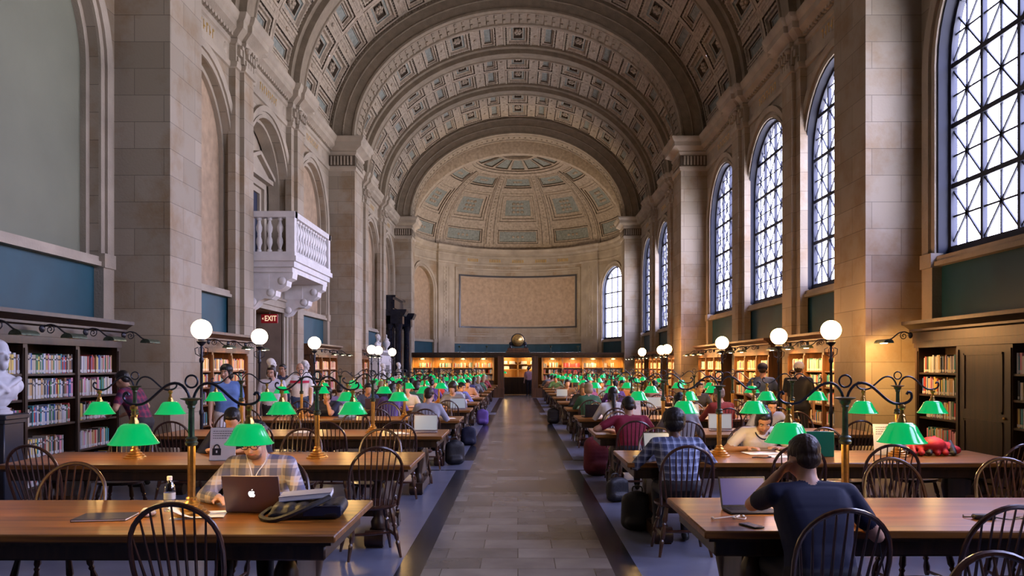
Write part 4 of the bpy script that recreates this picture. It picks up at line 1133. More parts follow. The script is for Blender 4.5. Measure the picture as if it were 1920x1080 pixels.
# office behind the portal
t=thing('service_desk','dark wooden service desk seen through the portal at the far end','desk',(0,45.6,0))
mb=MB(); mb.bx(-0.95,0.95,-0.3,0.3,0.06,0.98); mb.build('body',M['wood_dark'],t); mb=MB(); mb.bx(-1.0,1.0,-0.38,0.36,0.98,1.03,ch=0.01); mb.build('counter',M['wood_case'],t)
mb=MB(); mb.bx(-0.9,-0.05,-0.32,-0.30,0.15,0.9); mb.bx(0.05,0.9,-0.32,-0.30,0.15,0.9); mb.build('panel',M['wood_dark'],t)
t=thing('display_cabinet','tall amber-lit wooden cabinet of papers behind the service desk','cabinet',(0,47.2,0))
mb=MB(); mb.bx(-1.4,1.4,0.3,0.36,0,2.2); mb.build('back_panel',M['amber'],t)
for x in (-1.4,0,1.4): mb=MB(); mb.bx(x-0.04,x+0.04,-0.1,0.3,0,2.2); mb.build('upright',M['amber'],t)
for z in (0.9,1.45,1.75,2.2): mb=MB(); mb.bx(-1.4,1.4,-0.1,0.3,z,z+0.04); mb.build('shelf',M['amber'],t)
for k,(x,z) in enumerate(((-0.8,1.79),(-0.35,1.79),(0.35,1.79),(0.9,1.79),(-0.7,1.49),(0.4,1.49),(0.95,1.49))):
    mb=MB()
    for q in range(5): mb.bx(-0.17+q*0.006,0.19-q*0.004,-0.08,0.2,q*0.035,q*0.035+0.03)
    o=mb.build('paper_stack',M['paper']); o.location=(x,47.15,z); tag(o,'stack of papers on the %s shelf of the far cabinet, %s'%('upper' if z>1.6 else 'middle',['far left','left of centre','right of centre','far right','left','just right of centre','far right'][k]),'papers','paper stacks in the far cabinet')
for x in (-0.7,0.7): spot((x,46.85,2.15),14,(x,47.5,1.5),(1.0,0.62,0.2),150,0.05); point((x,46.9,1.35),4,(1.0,0.6,0.2),0.05)
# far desk lamps with green shades
for x in (-0.76,0.80):
    t=thing('banker_lamp','small green banker lamp on the far service desk, at its %s end'%('left' if x<0 else 'right'),'lamp',(x,45.55,1.03),0,'banker lamps on the service desk')
    mb=MB(); mb.lathe([(0.07,0),(0.07,0.015),(0.015,0.03),(0.012,0.22)],10); mb.build('base',M['brass'],t)
    mb=MB(); mb.lathe([(0.04,0.34),(0.09,0.31),(0.14,0.22)],14); mb.build('shade',M['green_shade'],t)
# ---- gilded globe clock on top
t=thing('globe_clock','gilded globe with clock face on a scrolled wooden stand above the far screen','clock',(0.0,42.15,2.38))
mb=MB(); mb.bx(-0.62,0.62,-0.2,0.2,0,0.10,ch=0.01); mb.bx(-0.55,0.55,-0.17,0.17,0.10,0.24,ch=0.01); mb.build('plinth',M['wood_case'],t)
mb=MB(); mb.ell((0,0,0.66),0.32,28,18); mb.build('globe',M['gold'],t)
mb=MB(); mb.tube([(0.345*math.cos(2*math.pi*k/28),0,0.66+0.345*math.sin(2*math.pi*k/28)) for k in range(28)],0.022,6,closed=True)
for s in (-1,1):
    mb.tube(smooth_path([(s*0.12,0,0.34),(s*0.30,0,0.42),(s*0.40,0,0.36),(s*0.36,0,0.26),(s*0.48,0,0.26)]),0.045,8)
    mb.ell((s*0.38,0,0.48),(0.09,0.08,0.10),10,8)
mb.build('stand',M['iron'],t)
mb=MB(); n=12
for k in range(n):
    a=2*math.pi*k/n; mb.ell((0.20*math.cos(a),-0.262,0.66+0.20*math.sin(a)),(0.012,0.012,0.022),6,4)
mb.tube([(0,-0.33,0.66),(-0.10,-0.31,0.72)],0.010,5); mb.tube([(0,-0.33,0.66),(0.02,-0.29,0.82)],0.008,5)
mb.build('clock_face',M['iron'],t)
# ================================================================ DOORCASE, FIREPLACE
yc3=BAYS[3][0]+SUB*2.5-0.1
t=thing('black_marble_doorcase','tall black marble doorcase with columns and broken pediment on the far left wall','doorcase',(-HW,yc3,0))
def D_(name,mb,m_=None):
    o=mb.build(name,m_ or M['marble_k'],t); o.matrix_parent_inverse=Matrix.Translation((HW,-yc3,0)); return o
ya,yb2=yc3-1.75,yc3+1.75
for y in (ya+0.3,yb2-0.3):
    for x in (5.72,6.12):
        mb=MB(); mb.lathe([(0.22,0.75),(0.22,0.80),(0.17,0.86),(0.165,0.95),(0.15,3.35),(0.17,3.38),(0.15,3.42),(0.21,3.62),(0.22,3.68)],18,(-x,y,0)); D_('column',mb)
    mb=MB(); mb.bx(-HW,-5.45,y-0.28,y+0.28,0,0.75,ch=0.02); D_('pedestal',mb)
mb=MB()
for y in (ya+0.3,yb2-0.3):
    mb.bx(-HW,-5.48,y-0.3,y+0.3,3.68,4.05); mb.prism([(0,4.05),(1.10,4.05),(1.22,4.28),(1.22,4.36),(0,4.36)],lambda a,b,h:(-(HW-a),h,b),y-0.40,y+0.40)
mb.bx(-HW,-6.05,ya,yb2,3.68,4.05); mb.prism([(0,4.05),(0.55,4.05),(0.68,4.30),(0.68,4.36),(0,4.36)],lambda a,b,h:(-(HW-a),h,b),ya,yb2); D_('entablature',mb)
mb=MB(); mb.bx(-HW,-5.95,ya+0.15,yb2-0.15,4.36,4.95); mb.bx(-HW,-5.82,ya+0.08,yb2-0.08,4.95,5.05); mb.bx(-6.0,-5.9,ya+0.3,yb2-0.3,4.45,4.85); D_('attic',mb)
mb=MB(); mb.bx(-HW,-6.3,ya+0.6,ya+0.8,0,3.6); mb.bx(-HW,-6.3,yb2-0.8,yb2-0.6,0,3.6); mb.bx(-HW,-6.3,ya+0.6,yb2-0.6,3.3,3.68); D_('door_frame',mb)
yc4=BAYS[3][0]+SUB*1.5
t=thing('marble_fireplace','white marble fireplace with mantel shelf on the far left wall','fireplace',(-HW,yc4,0))
def D_(name,mb,m_=None):
    o=mb.build(name,m_ or M['marble_w'],t); o.matrix_parent_inverse=Matrix.Translation((HW,-yc4,0)); return o
for y in (yc4-1.35,yc4+1.35): mb=MB(); mb.bx(-HW,-5.85,y-0.25,y+0.25,0,1.7); mb.bx(-HW,-5.80,y-0.3,y+0.3,0,0.3); D_('jamb',mb)
mb=MB(); mb.bx(-HW,-5.85,yc4-1.6,yc4+1.6,1.7,2.15); mb.bx(-5.86,-5.82,yc4-1.3,yc4+1.3,1.78,2.07); D_('frieze',mb)
mb=MB(); mb.prism([(0,2.15),(0.72,2.15),(0.85,2.25),(0.85,2.32),(0,2.32)],lambda a,b,h:(-(HW-a),h,b),yc4-1.75,yc4+1.75); D_('mantel_shelf',mb)
mb=MB(); mb.bx(-HW,-6.2,yc4-1.1,yc4+1.1,0,1.7); D_('firebox',mb,M['iron'])
# ================================================================ CHAIRS
chairs_off=set()      # seats whose chair is placed by hand
SEATX=[0.50,1.42,2.36,3.28]
def seat_pos(s,row,near,k):
    y=TY[s][row]; yy=y-(TWID/2+0.04) if near else y+(TWID/2+0.04)
    return (s*(TX0[s]+SEATX[k]),yy)
def chair_label(s,row,near,k,extra=''):
    return 'bow-back wooden chair, %s seat from the aisle, %s side of the %s %s table%s'%(ORD[k],'near' if near else 'far',ORD[row],side_word(s),extra)
CH={}
def put_chair(s,row,near,k,dx=0,dy=0,rot=0):
    x,y=seat_pos(s,row,near,k); rz=(0 if near else math.pi)+rot
    proto=chair0 if row<5 else chairF
    o=place(proto,(x+dx,y+dy,0),rz,chair_label(s,row,near,k),'bow-back chairs at the reading tables'); CH[(s,row,near,k)]=o; return o
SPECIAL={(-1,0,True,0):None,(-1,0,True,1):(0.655,0.09,0.06),(-1,0,True,2):(0.12,0.05,-0.1),(-1,0,True,3):(0.35,0,0.1),
 (-1,0,False,0):None,(-1,0,False,1):None,(-1,0,False,2):(0.25,-0.08,0.1),(-1,0,False,3):(0.2,0,0),
 (-1,1,True,0):(0.17,-0.16,0.38),(-1,1,True,1):None,(-1,1,True,2):None,(1,0,True,0):(-0.08,-0.16,-0.06),(1,0,True,1):(-0.05,-0.08,0.1),
 (1,0,False,0):None,(1,0,False,1):(0.33,0.10,0.06),(1,0,False,2):(0.18,0.10,-0.1)}
for s in (-1,1):
    for row in range(12):
        for near in (True,False):
            for k in range(4):
                key=(s,row,near,k)
                if row>=6 and rnd.random()<0.15: continue
                if key in SPECIAL:
                    if SPECIAL[key]: put_chair(*key,*SPECIAL[key])
                    continue
                put_chair(*key,rnd.uniform(-0.08,0.08),rnd.uniform(-0.14,0.06)*(1 if near else -1),rnd.uniform(-0.25,0.25))
# one chair of the table behind the camera, its bow just enters the picture
o=dup(chair0,(1.76,2.56,0),math.pi+0.1,'bow-back wooden chair cut off by the bottom right corner','bow-back chairs at the reading tables')

# ================================================================ PEOPLE
def capsule(mb,p0,p1,r0,r1,n=10,mi=0):
    p0=Vector(p0);p1=Vector(p1); d=p1-p0; L=d.length
    if L<1e-5: mb.ell(p0,(r0,r0,r0),n,8,mi); return
    t=d/L; P=[];Rr=[]
    for k in range(4): a=math.pi/2*(k/4); P.append(p0-t*r0*math.cos(a)); Rr.append(max(0.0005,r0*math.sin(a)))
    P.append(p0);Rr.append(r0);P.append(p1);Rr.append(r1)
    for k in range(3,-1,-1): a=math.pi/2*(k/4); P.append(p1+t*r1*math.cos(a)); Rr.append(max(0.0005,r1*math.sin(a)))
    mb.tube(P,Rr,n,mi)
class Body:
    """capsules and ellipsoids with a cloth label each; fused to one continuous skin"""
    def __init__(s): s.c=[]      # (kind,p0,p1,r0,r1,label) or ('e',c,r(3),Mat,label)
    def cap(s,p0,p1,r0,r1,l): s.c.append(('c',Vector(p0),Vector(p1),r0,r1,l))
    def ell(s,c,r,l,rot=None): s.c.append(('e',Vector(c),Vector(r),rot,None,l))
    def fuse(s,name,voxel,mats,smooth=3,disp=0.0):
        mb=MB()
        for k in s.c:
            if k[0]=='c': capsule(mb,k[1],k[2],k[3],k[4],12)
            else:
                rot=k[3] or Matrix(); M0=mb.M; mb.M=Matrix.Translation(k[1])@rot.to_4x4(); mb.ell((0,0,0),tuple(k[2]),16,12); mb.M=M0
        me=bpy.data.meshes.new('tmp'); me.from_pydata(mb.v,[],mb.f); o=bpy.data.objects.new('tmp',me); col.objects.link(o)
        m=o.modifiers.new('r','REMESH'); m.mode='VOXEL'; m.voxel_size=voxel; m.use_smooth_shade=True
        m=o.modifiers.new('s','SMOOTH'); m.factor=0.6; m.iterations=smooth
        bpy.context.view_layer.update()
        me2=bpy.data.meshes.new_from_object(o.evaluated_get(bpy.context.evaluated_depsgraph_get())); bpy.data.objects.remove(o)
        me2.name=name; me2.materials.clear()
        for m_ in mats: me2.materials.append(m_)
        nf=len(me2.polygons); C=np.zeros(nf*3); me2.polygons.foreach_get('center',C); C=C.reshape(-1,3)
        best=np.full(nf,1e9); lab=np.zeros(nf,dtype=np.int32)
        for k in s.c:
            if k[0]=='c':
                a=np.array(k[1]);b=np.array(k[2]); ab=b-a; L2=float(ab@ab)
                t=np.clip(((C-a)@ab)/L2,0,1) if L2>1e-10 else np.zeros(nf)
                d=np.linalg.norm(C-(a+t[:,None]*ab),axis=1)-(k[3]+(k[4]-k[3])*t)
            else:
                Rm=np.array((k[3] or Matrix()).to_3x3()); q=(C-np.array(k[1]))@Rm; r=np.array(k[2])
                u=np.linalg.norm(q/r,axis=1); d=(u-1)*r.min()
            w_=d<best; best[w_]=d[w_]; lab[w_]=k[5]
        me2.polygons.foreach_set('material_index',lab); me2.shade_smooth(); me2.update()
        return me2
SKIN,SHIRT,PANTS,SHOE,SLEEVE=0,1,2,3,4
M['skin_l']=mat('skin_light',(0.58,0.33,0.22),0.5); M['skin_m']=mat('skin_tan',(0.42,0.22,0.13),0.5); M['skin_d']=mat('skin_brown',(0.11,0.05,0.03),0.5)
M['hair_k']=mat('black_hair',(0.010,0.008,0.008),0.45,bump=0.25,bscale=60,stretch=(1,1,0.2)); M['hair_b']=mat('dark_brown_hair',(0.035,0.018,0.010),0.45,bump=0.25,bscale=60,stretch=(1,1,0.2))
M['hair_g']=mat('grey_hair',(0.25,0.22,0.20),0.5,bump=0.5,bscale=90); M['hair_f']=mat('fair_hair',(0.35,0.22,0.10),0.5,bump=0.5,bscale=90)
M['lip']=mat('lips',(0.40,0.12,0.10),0.45); M['eye']=mat('eye_dark',(0.02,0.015,0.012),0.2); M['eyew']=mat('eye_white',(0.75,0.72,0.7),0.3)
M['shoe']=mat('dark_shoe',(0.02,0.02,0.02),0.5); M['denim']=mat('blue_denim',(0.035,0.07,0.18),0.75,bump=0.3,bscale=80); M['dark_trouser']=mat('dark_trousers',(0.015,0.015,0.022),0.75)
M['white_trouser']=mat('white_trousers',(0.66,0.62,0.62),0.7)
def cloth(name,c): 
    k='cloth_'+name
    if k not in M: M[k]=mat(name+'_cloth',c,0.8,var=0.15,scale=5,bump=0.25,bscale=14)
    return M[k]
def plaid(name,base,dark,light,period,wd=0.45):
    m,nt,b=newmat(name); tc_=nt.nodes.new('ShaderNodeTexCoord'); sp=nt.nodes.new('ShaderNodeSeparateXYZ'); nt.links.new(tc_.outputs['Object'],sp.inputs[0])
    def stripe(src,per,duty,ph=0):
        ad=nt.nodes.new('ShaderNodeMath'); ad.operation='ADD'; ad.inputs[1].default_value=ph; nt.links.new(src,ad.inputs[0])
        dv=nt.nodes.new('ShaderNodeMath'); dv.operation='DIVIDE'; dv.inputs[1].default_value=per; nt.links.new(ad.outputs[0],dv.inputs[0])
        fr_=nt.nodes.new('ShaderNodeMath'); fr_.operation='FRACT'; nt.links.new(dv.outputs[0],fr_.inputs[0])
        lt=nt.nodes.new('ShaderNodeMath'); lt.operation='LESS_THAN'; lt.inputs[1].default_value=duty; nt.links.new(fr_.outputs[0],lt.inputs[0]); return lt.outputs[0]
    def mixc(fac,a,c_,f=1.0):
        mx=nt.nodes.new('ShaderNodeMix'); mx.data_type='RGBA'
        mu=nt.nodes.new('ShaderNodeMath'); mu.operation='MULTIPLY'; mu.inputs[1].default_value=f; nt.links.new(fac,mu.inputs[0]); nt.links.new(mu.outputs[0],mx.inputs[0])
        if isinstance(a,tuple): mx.inputs[6].default_value=(*a,1)
        else: nt.links.new(a,mx.inputs[6])
        mx.inputs[7].default_value=(*c_,1); return mx.outputs[2]
    v=mixc(stripe(sp.outputs[0],period,wd,10),base,dark,0.6); v=mixc(stripe(sp.outputs[2],period,wd,10),v,dark,0.6)
    v=mixc(stripe(sp.outputs[0],period,0.12,10+period*0.35),v,light,0.55); v=mixc(stripe(sp.outputs[2],period,0.12,10+period*0.35),v,light,0.55)
    nt.links.new(v,b.inputs['Base Color']); b.inputs['Roughness'].default_value=0.8; return m
M['plaid_a']=plaid('cream_blue_plaid_cloth',(0.62,0.52,0.46),(0.02,0.05,0.18),(0.62,0.62,0.72),0.105,0.46)
M['plaid_b']=plaid('blue_white_plaid_cloth',(0.26,0.32,0.50),(0.003,0.006,0.05),(0.45,0.50,0.62),0.062,0.55)
# narrow lavender stripes
M['stripe']=plaid('striped_white_cloth',(0.60,0.58,0.66),(0.30,0.28,0.38),(0.7,0.7,0.75),0.03,0.35)
def rotM(pitch,yaw,roll=0): return Matrix.Rotation(yaw,4,'Z')@Matrix.Rotation(-pitch,4,'X')@Matrix.Rotation(roll,4,'Y')
def ik(S,T,l1,l2,pole):
    d=T-S; L=min(d.length,(l1+l2)*0.995); d=d.normalized(); T2=S+d*L
    a=(l1*l1-l2*l2+L*L)/(2*L); h=math.sqrt(max(0,l1*l1-a*a)); p=Vector(pole); p=(p-d*p.dot(d)).normalized()
    return S+d*a+p*h,T2
def add_hand(B,wrist,fdir,pdir,side,curl=0.5,fine=True):
    """fdir: along the fingers, pdir: palm normal; five separate fingers"""
    f=Vector(fdir).normalized(); n=Vector(pdir); n=(n-f*n.dot(f)).normalized(); a=f.cross(n)*side   # a points to the thumb side
    if not fine:
        B.cap(wrist,wrist+f*0.06,0.030,0.033,SKIN); B.cap(wrist+f*0.07,wrist+f*0.13+n*0.03*curl,0.030,0.022,SKIN); B.cap(wrist+f*0.03,wrist+f*0.07+a*0.05,0.014,0.011,SKIN); return
    for q in (-1.2,-0.4,0.4,1.2): B.cap(wrist+a*q*0.012,wrist+f*0.075+a*q*0.021,0.016,0.0125,SKIN)
    for q,L in ((-1.5,0.055),(-0.5,0.070),(0.5,0.076),(1.5,0.068)):
        b0=wrist+f*0.080+a*q*0.0195; d1=(f+n*curl*0.55+a*q*0.05).normalized(); d2=(f+n*curl*1.6+a*q*0.03).normalized(); d3=(f*0.6+n*curl*2.4).normalized()
        p1=b0+d1*L*0.5; p2=p1+d2*L*0.32; p3=p2+d3*L*0.25
        B.cap(b0,p1,0.0098,0.009,SKIN); B.cap(p1,p2,0.009,0.008,SKIN); B.cap(p2,p3,0.008,0.007,SKIN)
    t0=wrist+f*0.022+a*0.022; t1=t0+(f*0.6+a*0.85+n*0.25).normalized()*0.042; t2=t1+(f*0.95+a*0.25+n*0.4).normalized()*0.032
    B.cap(t0,t1,0.014,0.0115,SKIN); B.cap(t1,t2,0.0115,0.009,SKIN)
def person(label,x,y,rz,pose='sit',lean=15,head=(10,0),hands=None,elbows=None,skin='skin_l',shirt=None,pants=None,hair='hair_k',style='short',
           sleeve='long',scale=1.0,vox=0.022,fine=False,face=True,group=None,seat=0.47,collar=None,build=1.0,twist=0,cap=None,extras=()):
    shirt=shirt or cloth('grey',(0.2,0.2,0.22)); pants=pants or M['dark_trouser']
    root=thing('person',label,'person',(x,y,0),rz,group)
    B=Body(); bw=build
    if pose=='sit': P=Vector((0,-0.02,seat+0.09))
    else: P=Vector((0,0,0.93*scale))
    la=R(lean); tw=Matrix.Rotation(R(twist),3,'Z')
    up=Vector((0,math.sin(la),math.cos(la)))
    up2=Vector((0,math.sin(la*1.25),math.cos(la*1.25)))
    waist=P+up*0.14; chest=P+up*(0.325 if pose=='sit' else 0.34); neck=chest+up2*0.165
    sx=0.175*bw
    def off3(v): return tw@Vector(v)
    # trunk
    B.cap(P+Vector((-0.075,0,0)),P+Vector((0.075,0,0)),0.112*bw,0.112*bw,PANTS)
    B.cap(P+off3((-0.055,0,0))+up*0.09,P+off3((0.055,0,0))+up*0.09,0.113*bw,0.113*bw,SHIRT)
    B.cap(waist+off3((-0.055,0,0)),waist+off3((0.055,0,0)),0.108*bw,0.108*bw,SHIRT)
    B.cap(waist+off3((-0.065,0,0))+up*0.10,waist+off3((0.065,0,0))+up*0.10,0.112*bw,0.112*bw,SHIRT)
    B.cap(chest+off3((-0.085*bw,0.008,0)),chest+off3((0.085*bw,0.008,0)),0.112,0.112,SHIRT)
    B.cap(chest+off3((-0.10*bw,0,0))+up*0.07,chest+off3((0.10*bw,0,0))+up*0.07,0.092,0.092,SHIRT)
    ctl=[(P+up*0.05,0.058,0.114*bw),(waist,0.055,0.109*bw),(waist+up*0.10,0.066,0.112*bw),(chest,0.085*bw,0.112),(chest+up*0.07,0.10*bw,0.094)]
    for i in range(4):
        for f in (0.2,0.4,0.6,0.8):
            p=ctl[i][0].lerp(ctl[i+1][0],f); h_=ctl[i][1]*(1-f)+ctl[i+1][1]*f; r_=ctl[i][2]*(1-f)+ctl[i+1][2]*f
            B.cap(p+off3((-h_,0,0)),p+off3((h_,0,0)),r_,r_,SHIRT)
    shl=[chest+up*0.115+off3((-sx,0,0)),chest+up*0.115+off3((sx,0,0))]
    for q in (0,1): B.cap(neck-up2*0.035+off3((0.03*(2*q-1),-0.005,0)),shl[q],0.058,0.060,SHIRT)
    # head
    hp,hy=R(head[0]),R(head[1]); H=rotM(hp,hy)
    nb=neck+Vector((0,0.012,0)); hc=nb+up2*0.035+ (H.to_3x3()@Vector((0,0.018,0.110)))
    hs=1.0
    B.cap(neck-up2*0.03,nb+up2*0.04,0.060,0.054,SKIN); B.cap(nb+up2*0.03,hc+H.to_3x3()@Vector((0,-0.02,-0.05)),0.052,0.052,SKIN)
    def hl(v): return hc+H.to_3x3()@Vector(v)
    def he(v,r,l=SKIN): B.ell(hl(v),r,l,H)
    he((0,-0.015,0.028),(0.074,0.094,0.090)); he((0,0.022,-0.045),(0.056,0.064,0.072)); he((0,0.066,-0.088),(0.024,0.022,0.020)); he((0,0.035,0.03),(0.064,0.052,0.055))
    B.cap(hl((0,0.080,0.008)),hl((0,0.100,-0.030)),0.010,0.0145,SKIN)
    for q in (-1,1):
        he((q*0.076,-0.008,-0.008),(0.010,0.020,0.031)); B.cap(hl((q*0.04,0.062,-0.03)),hl((q*0.032,0.06,-0.06)),0.022,0.022,SKIN)
    he((0,0.078,-0.058),(0.024,0.012,0.012))
    # arms
    l1,l2=0.285*scale,0.255*scale
    hands=hands or ((-0.16,0.42,TH+0.035),(0.16,0.42,TH+0.035))
    for q in (0,1):
        sg=-1 if q==0 else 1
        S=shl[q]; T=Vector(hands[q]); pole=Vector((sg*0.8,-0.25,-0.8)) if not (elbows and elbows[q]) else Vector(elbows[q])-((S+T)*0.5)
        E,T2=ik(S,T,l1,l2,pole)
        if sleeve=='long':
            B.cap(S,E,0.058,0.050,SHIRT); B.cap(E,E.lerp(T2,0.88),0.050,0.036,SHIRT); B.cap(E.lerp(T2,0.88),T2,0.028,0.026,SKIN)
        elif sleeve=='rolled':
            B.cap(S,E,0.058,0.050,SHIRT); B.cap(E,E.lerp(T2,0.35),0.048,0.044,SHIRT); B.cap(E.lerp(T2,0.35),T2,0.040,0.026,SKIN)
        elif sleeve=='none':
            B.cap(S,E,0.048,0.040,SKIN); B.cap(E,T2,0.040,0.026,SKIN)
        else:
            m_=S.lerp(E,0.62); B.cap(S,m_,0.060,0.058,SHIRT); B.cap(m_,E,0.044,0.041,SKIN); B.cap(E,T2,0.041,0.026,SKIN)
        fd=(T2-E).normalized()
        if pose=='sit' and not(elbows and elbows[q]): fd=(fd+Vector((-sg*0.25,0.3,-0.10 if T2.z<TH+0.08 else 0))).normalized()
        pd=Vector((0,0,-1)) if abs(fd.z)<0.8 else Vector((-sg*0.9,0.4,0))
        thumb=-1 if q==1 else 1
        add_hand(B,T2,fd,pd,thumb,0.45,fine)
    # legs
    for q in (-1,1):
        hip=P+Vector((q*0.09,0.0,-0.01))
        if pose=='sit':
            K=Vector((q*0.13,0.42,seat+0.06)); A=Vector((q*0.13,0.40+0.02*q,0.09))
            if isinstance(extras,dict) and 'knee' in extras: K=Vector(extras['knee'][0 if q<0 else 1]); A=Vector(extras['ankle'][0 if q<0 else 1])
            B.cap(hip,K,0.088*bw,0.062,PANTS)
        else:
            K=Vector((q*0.095,0.02+0.02*q,0.50*scale)); A=Vector((q*0.10,0.03*q-0.01,0.09)); B.cap(hip,K,0.090*bw,0.060,PANTS)
        B.cap(K,K.lerp(A,0.45),0.060,0.055,PANTS); B.cap(K.lerp(A,0.45),A,0.055,0.042,PANTS)
        B.cap(A+Vector((0,-0.03,-0.045)),A+Vector((q*0.02,0.15,-0.058)),0.036,0.030,SHOE)
    me=B.fuse('body',vox,[M[skin],shirt,pants,M['shoe'],shirt],smooth=3)
    body=bpy.data.objects.new('body',me); col.objects.link(body); body.parent=root
    # hair
    if style:
        Hh=Body(); e=lambda v,r: Hh.ell(hl(v),r,0,H)
        if style=='afro': e((0,-0.03,0.055),(0.110,0.118,0.105)); e((0,-0.05,0.0),(0.10,0.09,0.08))
        elif style=='bald': e((0,-0.075,-0.01),(0.06,0.03,0.035))
        else:
            e((0,-0.026,0.045),(0.082,0.097,0.088)); e((0,-0.062,-0.005),(0.070,0.052,0.062)); e((0,0.035,0.088),(0.056,0.040,0.030))
            for q in (-1,1): e((q*0.060,-0.002,0.030),(0.022,0.040,0.042))
            if style in ('long','bob','braid','bun','ponytail'):
                e((0,-0.055,-0.035),(0.082,0.060,0.085))
                for q in (-1,1): e((q*0.068,-0.01,-0.02),(0.022,0.045,0.075))
            if style=='bob': e((0,-0.02,0.055),(0.098,0.105,0.09)); e((0,-0.05,-0.05),(0.095,0.06,0.07))
            if style=='long': Hh.cap(hl((0,-0.07,-0.04)),hl((0,-0.095,-0.28)),0.075,0.055,0)
            if style=='braid': Hh.cap(hl((0,-0.085,-0.04)),hl((0,-0.15,-0.20)),0.040,0.035,0); Hh.cap(hl((0,-0.15,-0.20)),hl((0.0,-0.17,-0.34)),0.034,0.026,0)
            if style=='bun': e((0,-0.08,0.095),(0.045,0.045,0.045))
            if style=='ponytail': Hh.cap(hl((0,-0.12,0.02)),hl((0,-0.17,-0.18)),0.035,0.025,0)
        hm=Hh.fuse('hair',max(0.006,vox*0.6),[M[hair]],smooth=2)
        nz=__import__('mathutils').noise
        if vox<0.02:
            for v in hm.vertices:
                q=Vector((v.co.x*110,v.co.y*110,v.co.z*34)); v.co+=v.normal*(nz.noise(q)*0.003+nz.noise(q*2.0)*0.0015)
        ho=bpy.data.objects.new('hair',hm); col.objects.link(ho); ho.parent=root
    def part(name,mb,m_,par=None): return mb.build(name,m_,par or root)
    if face:
        for q in (-1,1):
            mb=MB(); mb.M=Matrix.Translation(hl((q*0.031,0.076,0.006)))@H; mb.ell((0,0,0),(0.013,0.008,0.007),10,8); ey=part('eye',mb,M['eyew'])
            mb=MB(); mb.M=Matrix.Translation(hl((q*0.031,0.083,0.006)))@H; mb.ell((0,0,0),(0.006,0.003,0.006),8,6); mb.build('iris',M['eye'],ey)
            mb=MB(); mb.tube([hl((q*0.015,0.086,0.026)),hl((q*0.032,0.086,0.031)),hl((q*0.050,0.074,0.025))],0.0042,5); part('eyebrow',mb,M[hair])
        mb=MB(); mb.tube([hl((-0.024,0.083,-0.058)),hl((0,0.092,-0.056)),hl((0.024,0.083,-0.058))],[0.003,0.0055,0.003],6); part('mouth',mb,M['lip'])
    if cap:
        mb=MB(); mb.M=Matrix.Translation(hl((0,-0.016,0.052)))@H; vv=MB(); mb.ell((0,0,0.004),(0.097,0.113,0.090),18,12)
        keep=[i for i,f in enumerate(mb.f)]; 
        mb.M=Matrix.Translation(hl((0,0.0,0)))@H
        mb.prism([(0.075*math.cos(a),0.075+0.085*math.sin(a)) for a in [math.pi*k/10 for k in range(11)]],lambda a,b,h:(a,b,h-0.1*(b-0.075)**1.0),0.050,0.056)
        part('cap',mb,cap)
    root['_h']=0; del root['_h']
    return dict(root=root,hl=hl,H=H,neck=neck,chest=chest,up=up,part=part,P=P)
def sit(label,s,row,near,x=None,dy=0,chair=None,**k):
    """seat a person at a table; x may differ from the chair slots: the chair is moved to the person"""
    y=TY[s][row]; oo=0.115+0.22*math.tan(R(k.get('lean',15))); yy=(y-(TWID/2+oo) if near else y+(TWID/2+oo))+dy
    slot=min(range(4),key=lambda q:abs(seat_pos(s,row,near,q)[0]-x))
    ch=CH.get((s,row,near,slot))
    if ch is None:
        ch=put_chair(s,row,near,slot)
    ch.location=(x,yy-(0.02 if near else -0.02),0); ch.rotation_euler=(0,0,(0 if near else math.pi)+k.pop('crot',0))
    return person(label,x,yy,(0 if near else math.pi)+R(k.pop('turn',0)),**k)
C_=cloth
# --- the four close people
pa=sit('man in a cream and blue plaid shirt with glasses working at a silver laptop',-1,0,False,x=-1.745,dy=0.02,lean=14,head=(26,-6),hands=((-0.13,0.42,TH+0.045),(0.17,0.40,TH+0.045)),
   skin='skin_l',shirt=M['plaid_a'],hair='hair_k',vox=0.009,fine=True,build=1.05,elbows=((-0.36,0.16,0.80),(0.36,0.16,0.80)))
mb=MB()
for q in (-1,1):
    mb.tube([pa['hl']((q*0.034+0.024*math.cos(2*math.pi*k/14),0.096,0.004+0.017*math.sin(2*math.pi*k/14))) for k in range(14)],0.003,5,closed=True)
    mb.tube([pa['hl']((q*0.058,0.094,0.008)),pa['hl']((q*0.080,0.07,0.008)),pa['hl']((q*0.084,-0.01,0.006))],0.0026,5)
mb.tube([pa['hl']((-0.010,0.100,0.008)),pa['hl']((0.010,0.100,0.008))],0.003,5); pa['part']('glasses',mb,M['iron'])
mb=Body(); 
for (v,r_) in (((0,0.052,-0.075),(0.050,0.042,0.040)),((0,0.078,-0.043),(0.026,0.012,0.006))): mb.ell(pa['hl'](v),r_,0,pa['H'])
bo=bpy.data.objects.new('beard',mb.fuse('beard',0.006,[mat('stubble',(0.16,0.085,0.055),0.7)],1)); col.objects.link(bo); bo.parent=pa['root']
mb=MB(); nk=pa['neck']
mb.tube(smooth_path([pa['hl']((0.076,0.02,-0.02)),nk+Vector((0.06,0.07,-0.01)),nk+Vector((0.015,0.125,-0.10)),nk+Vector((0.0,0.15,-0.22)),nk+Vector((0.0,0.17,-0.35))],4),0.003,5)
mb.tube(smooth_path([pa['hl']((-0.076,0.02,-0.02)),nk+Vector((-0.06,0.07,-0.01)),nk+Vector((-0.015,0.125,-0.10)),nk+Vector((0.0,0.15,-0.22))],4),0.003,5); pa['part']('earphone_cord',mb,M['paper'])
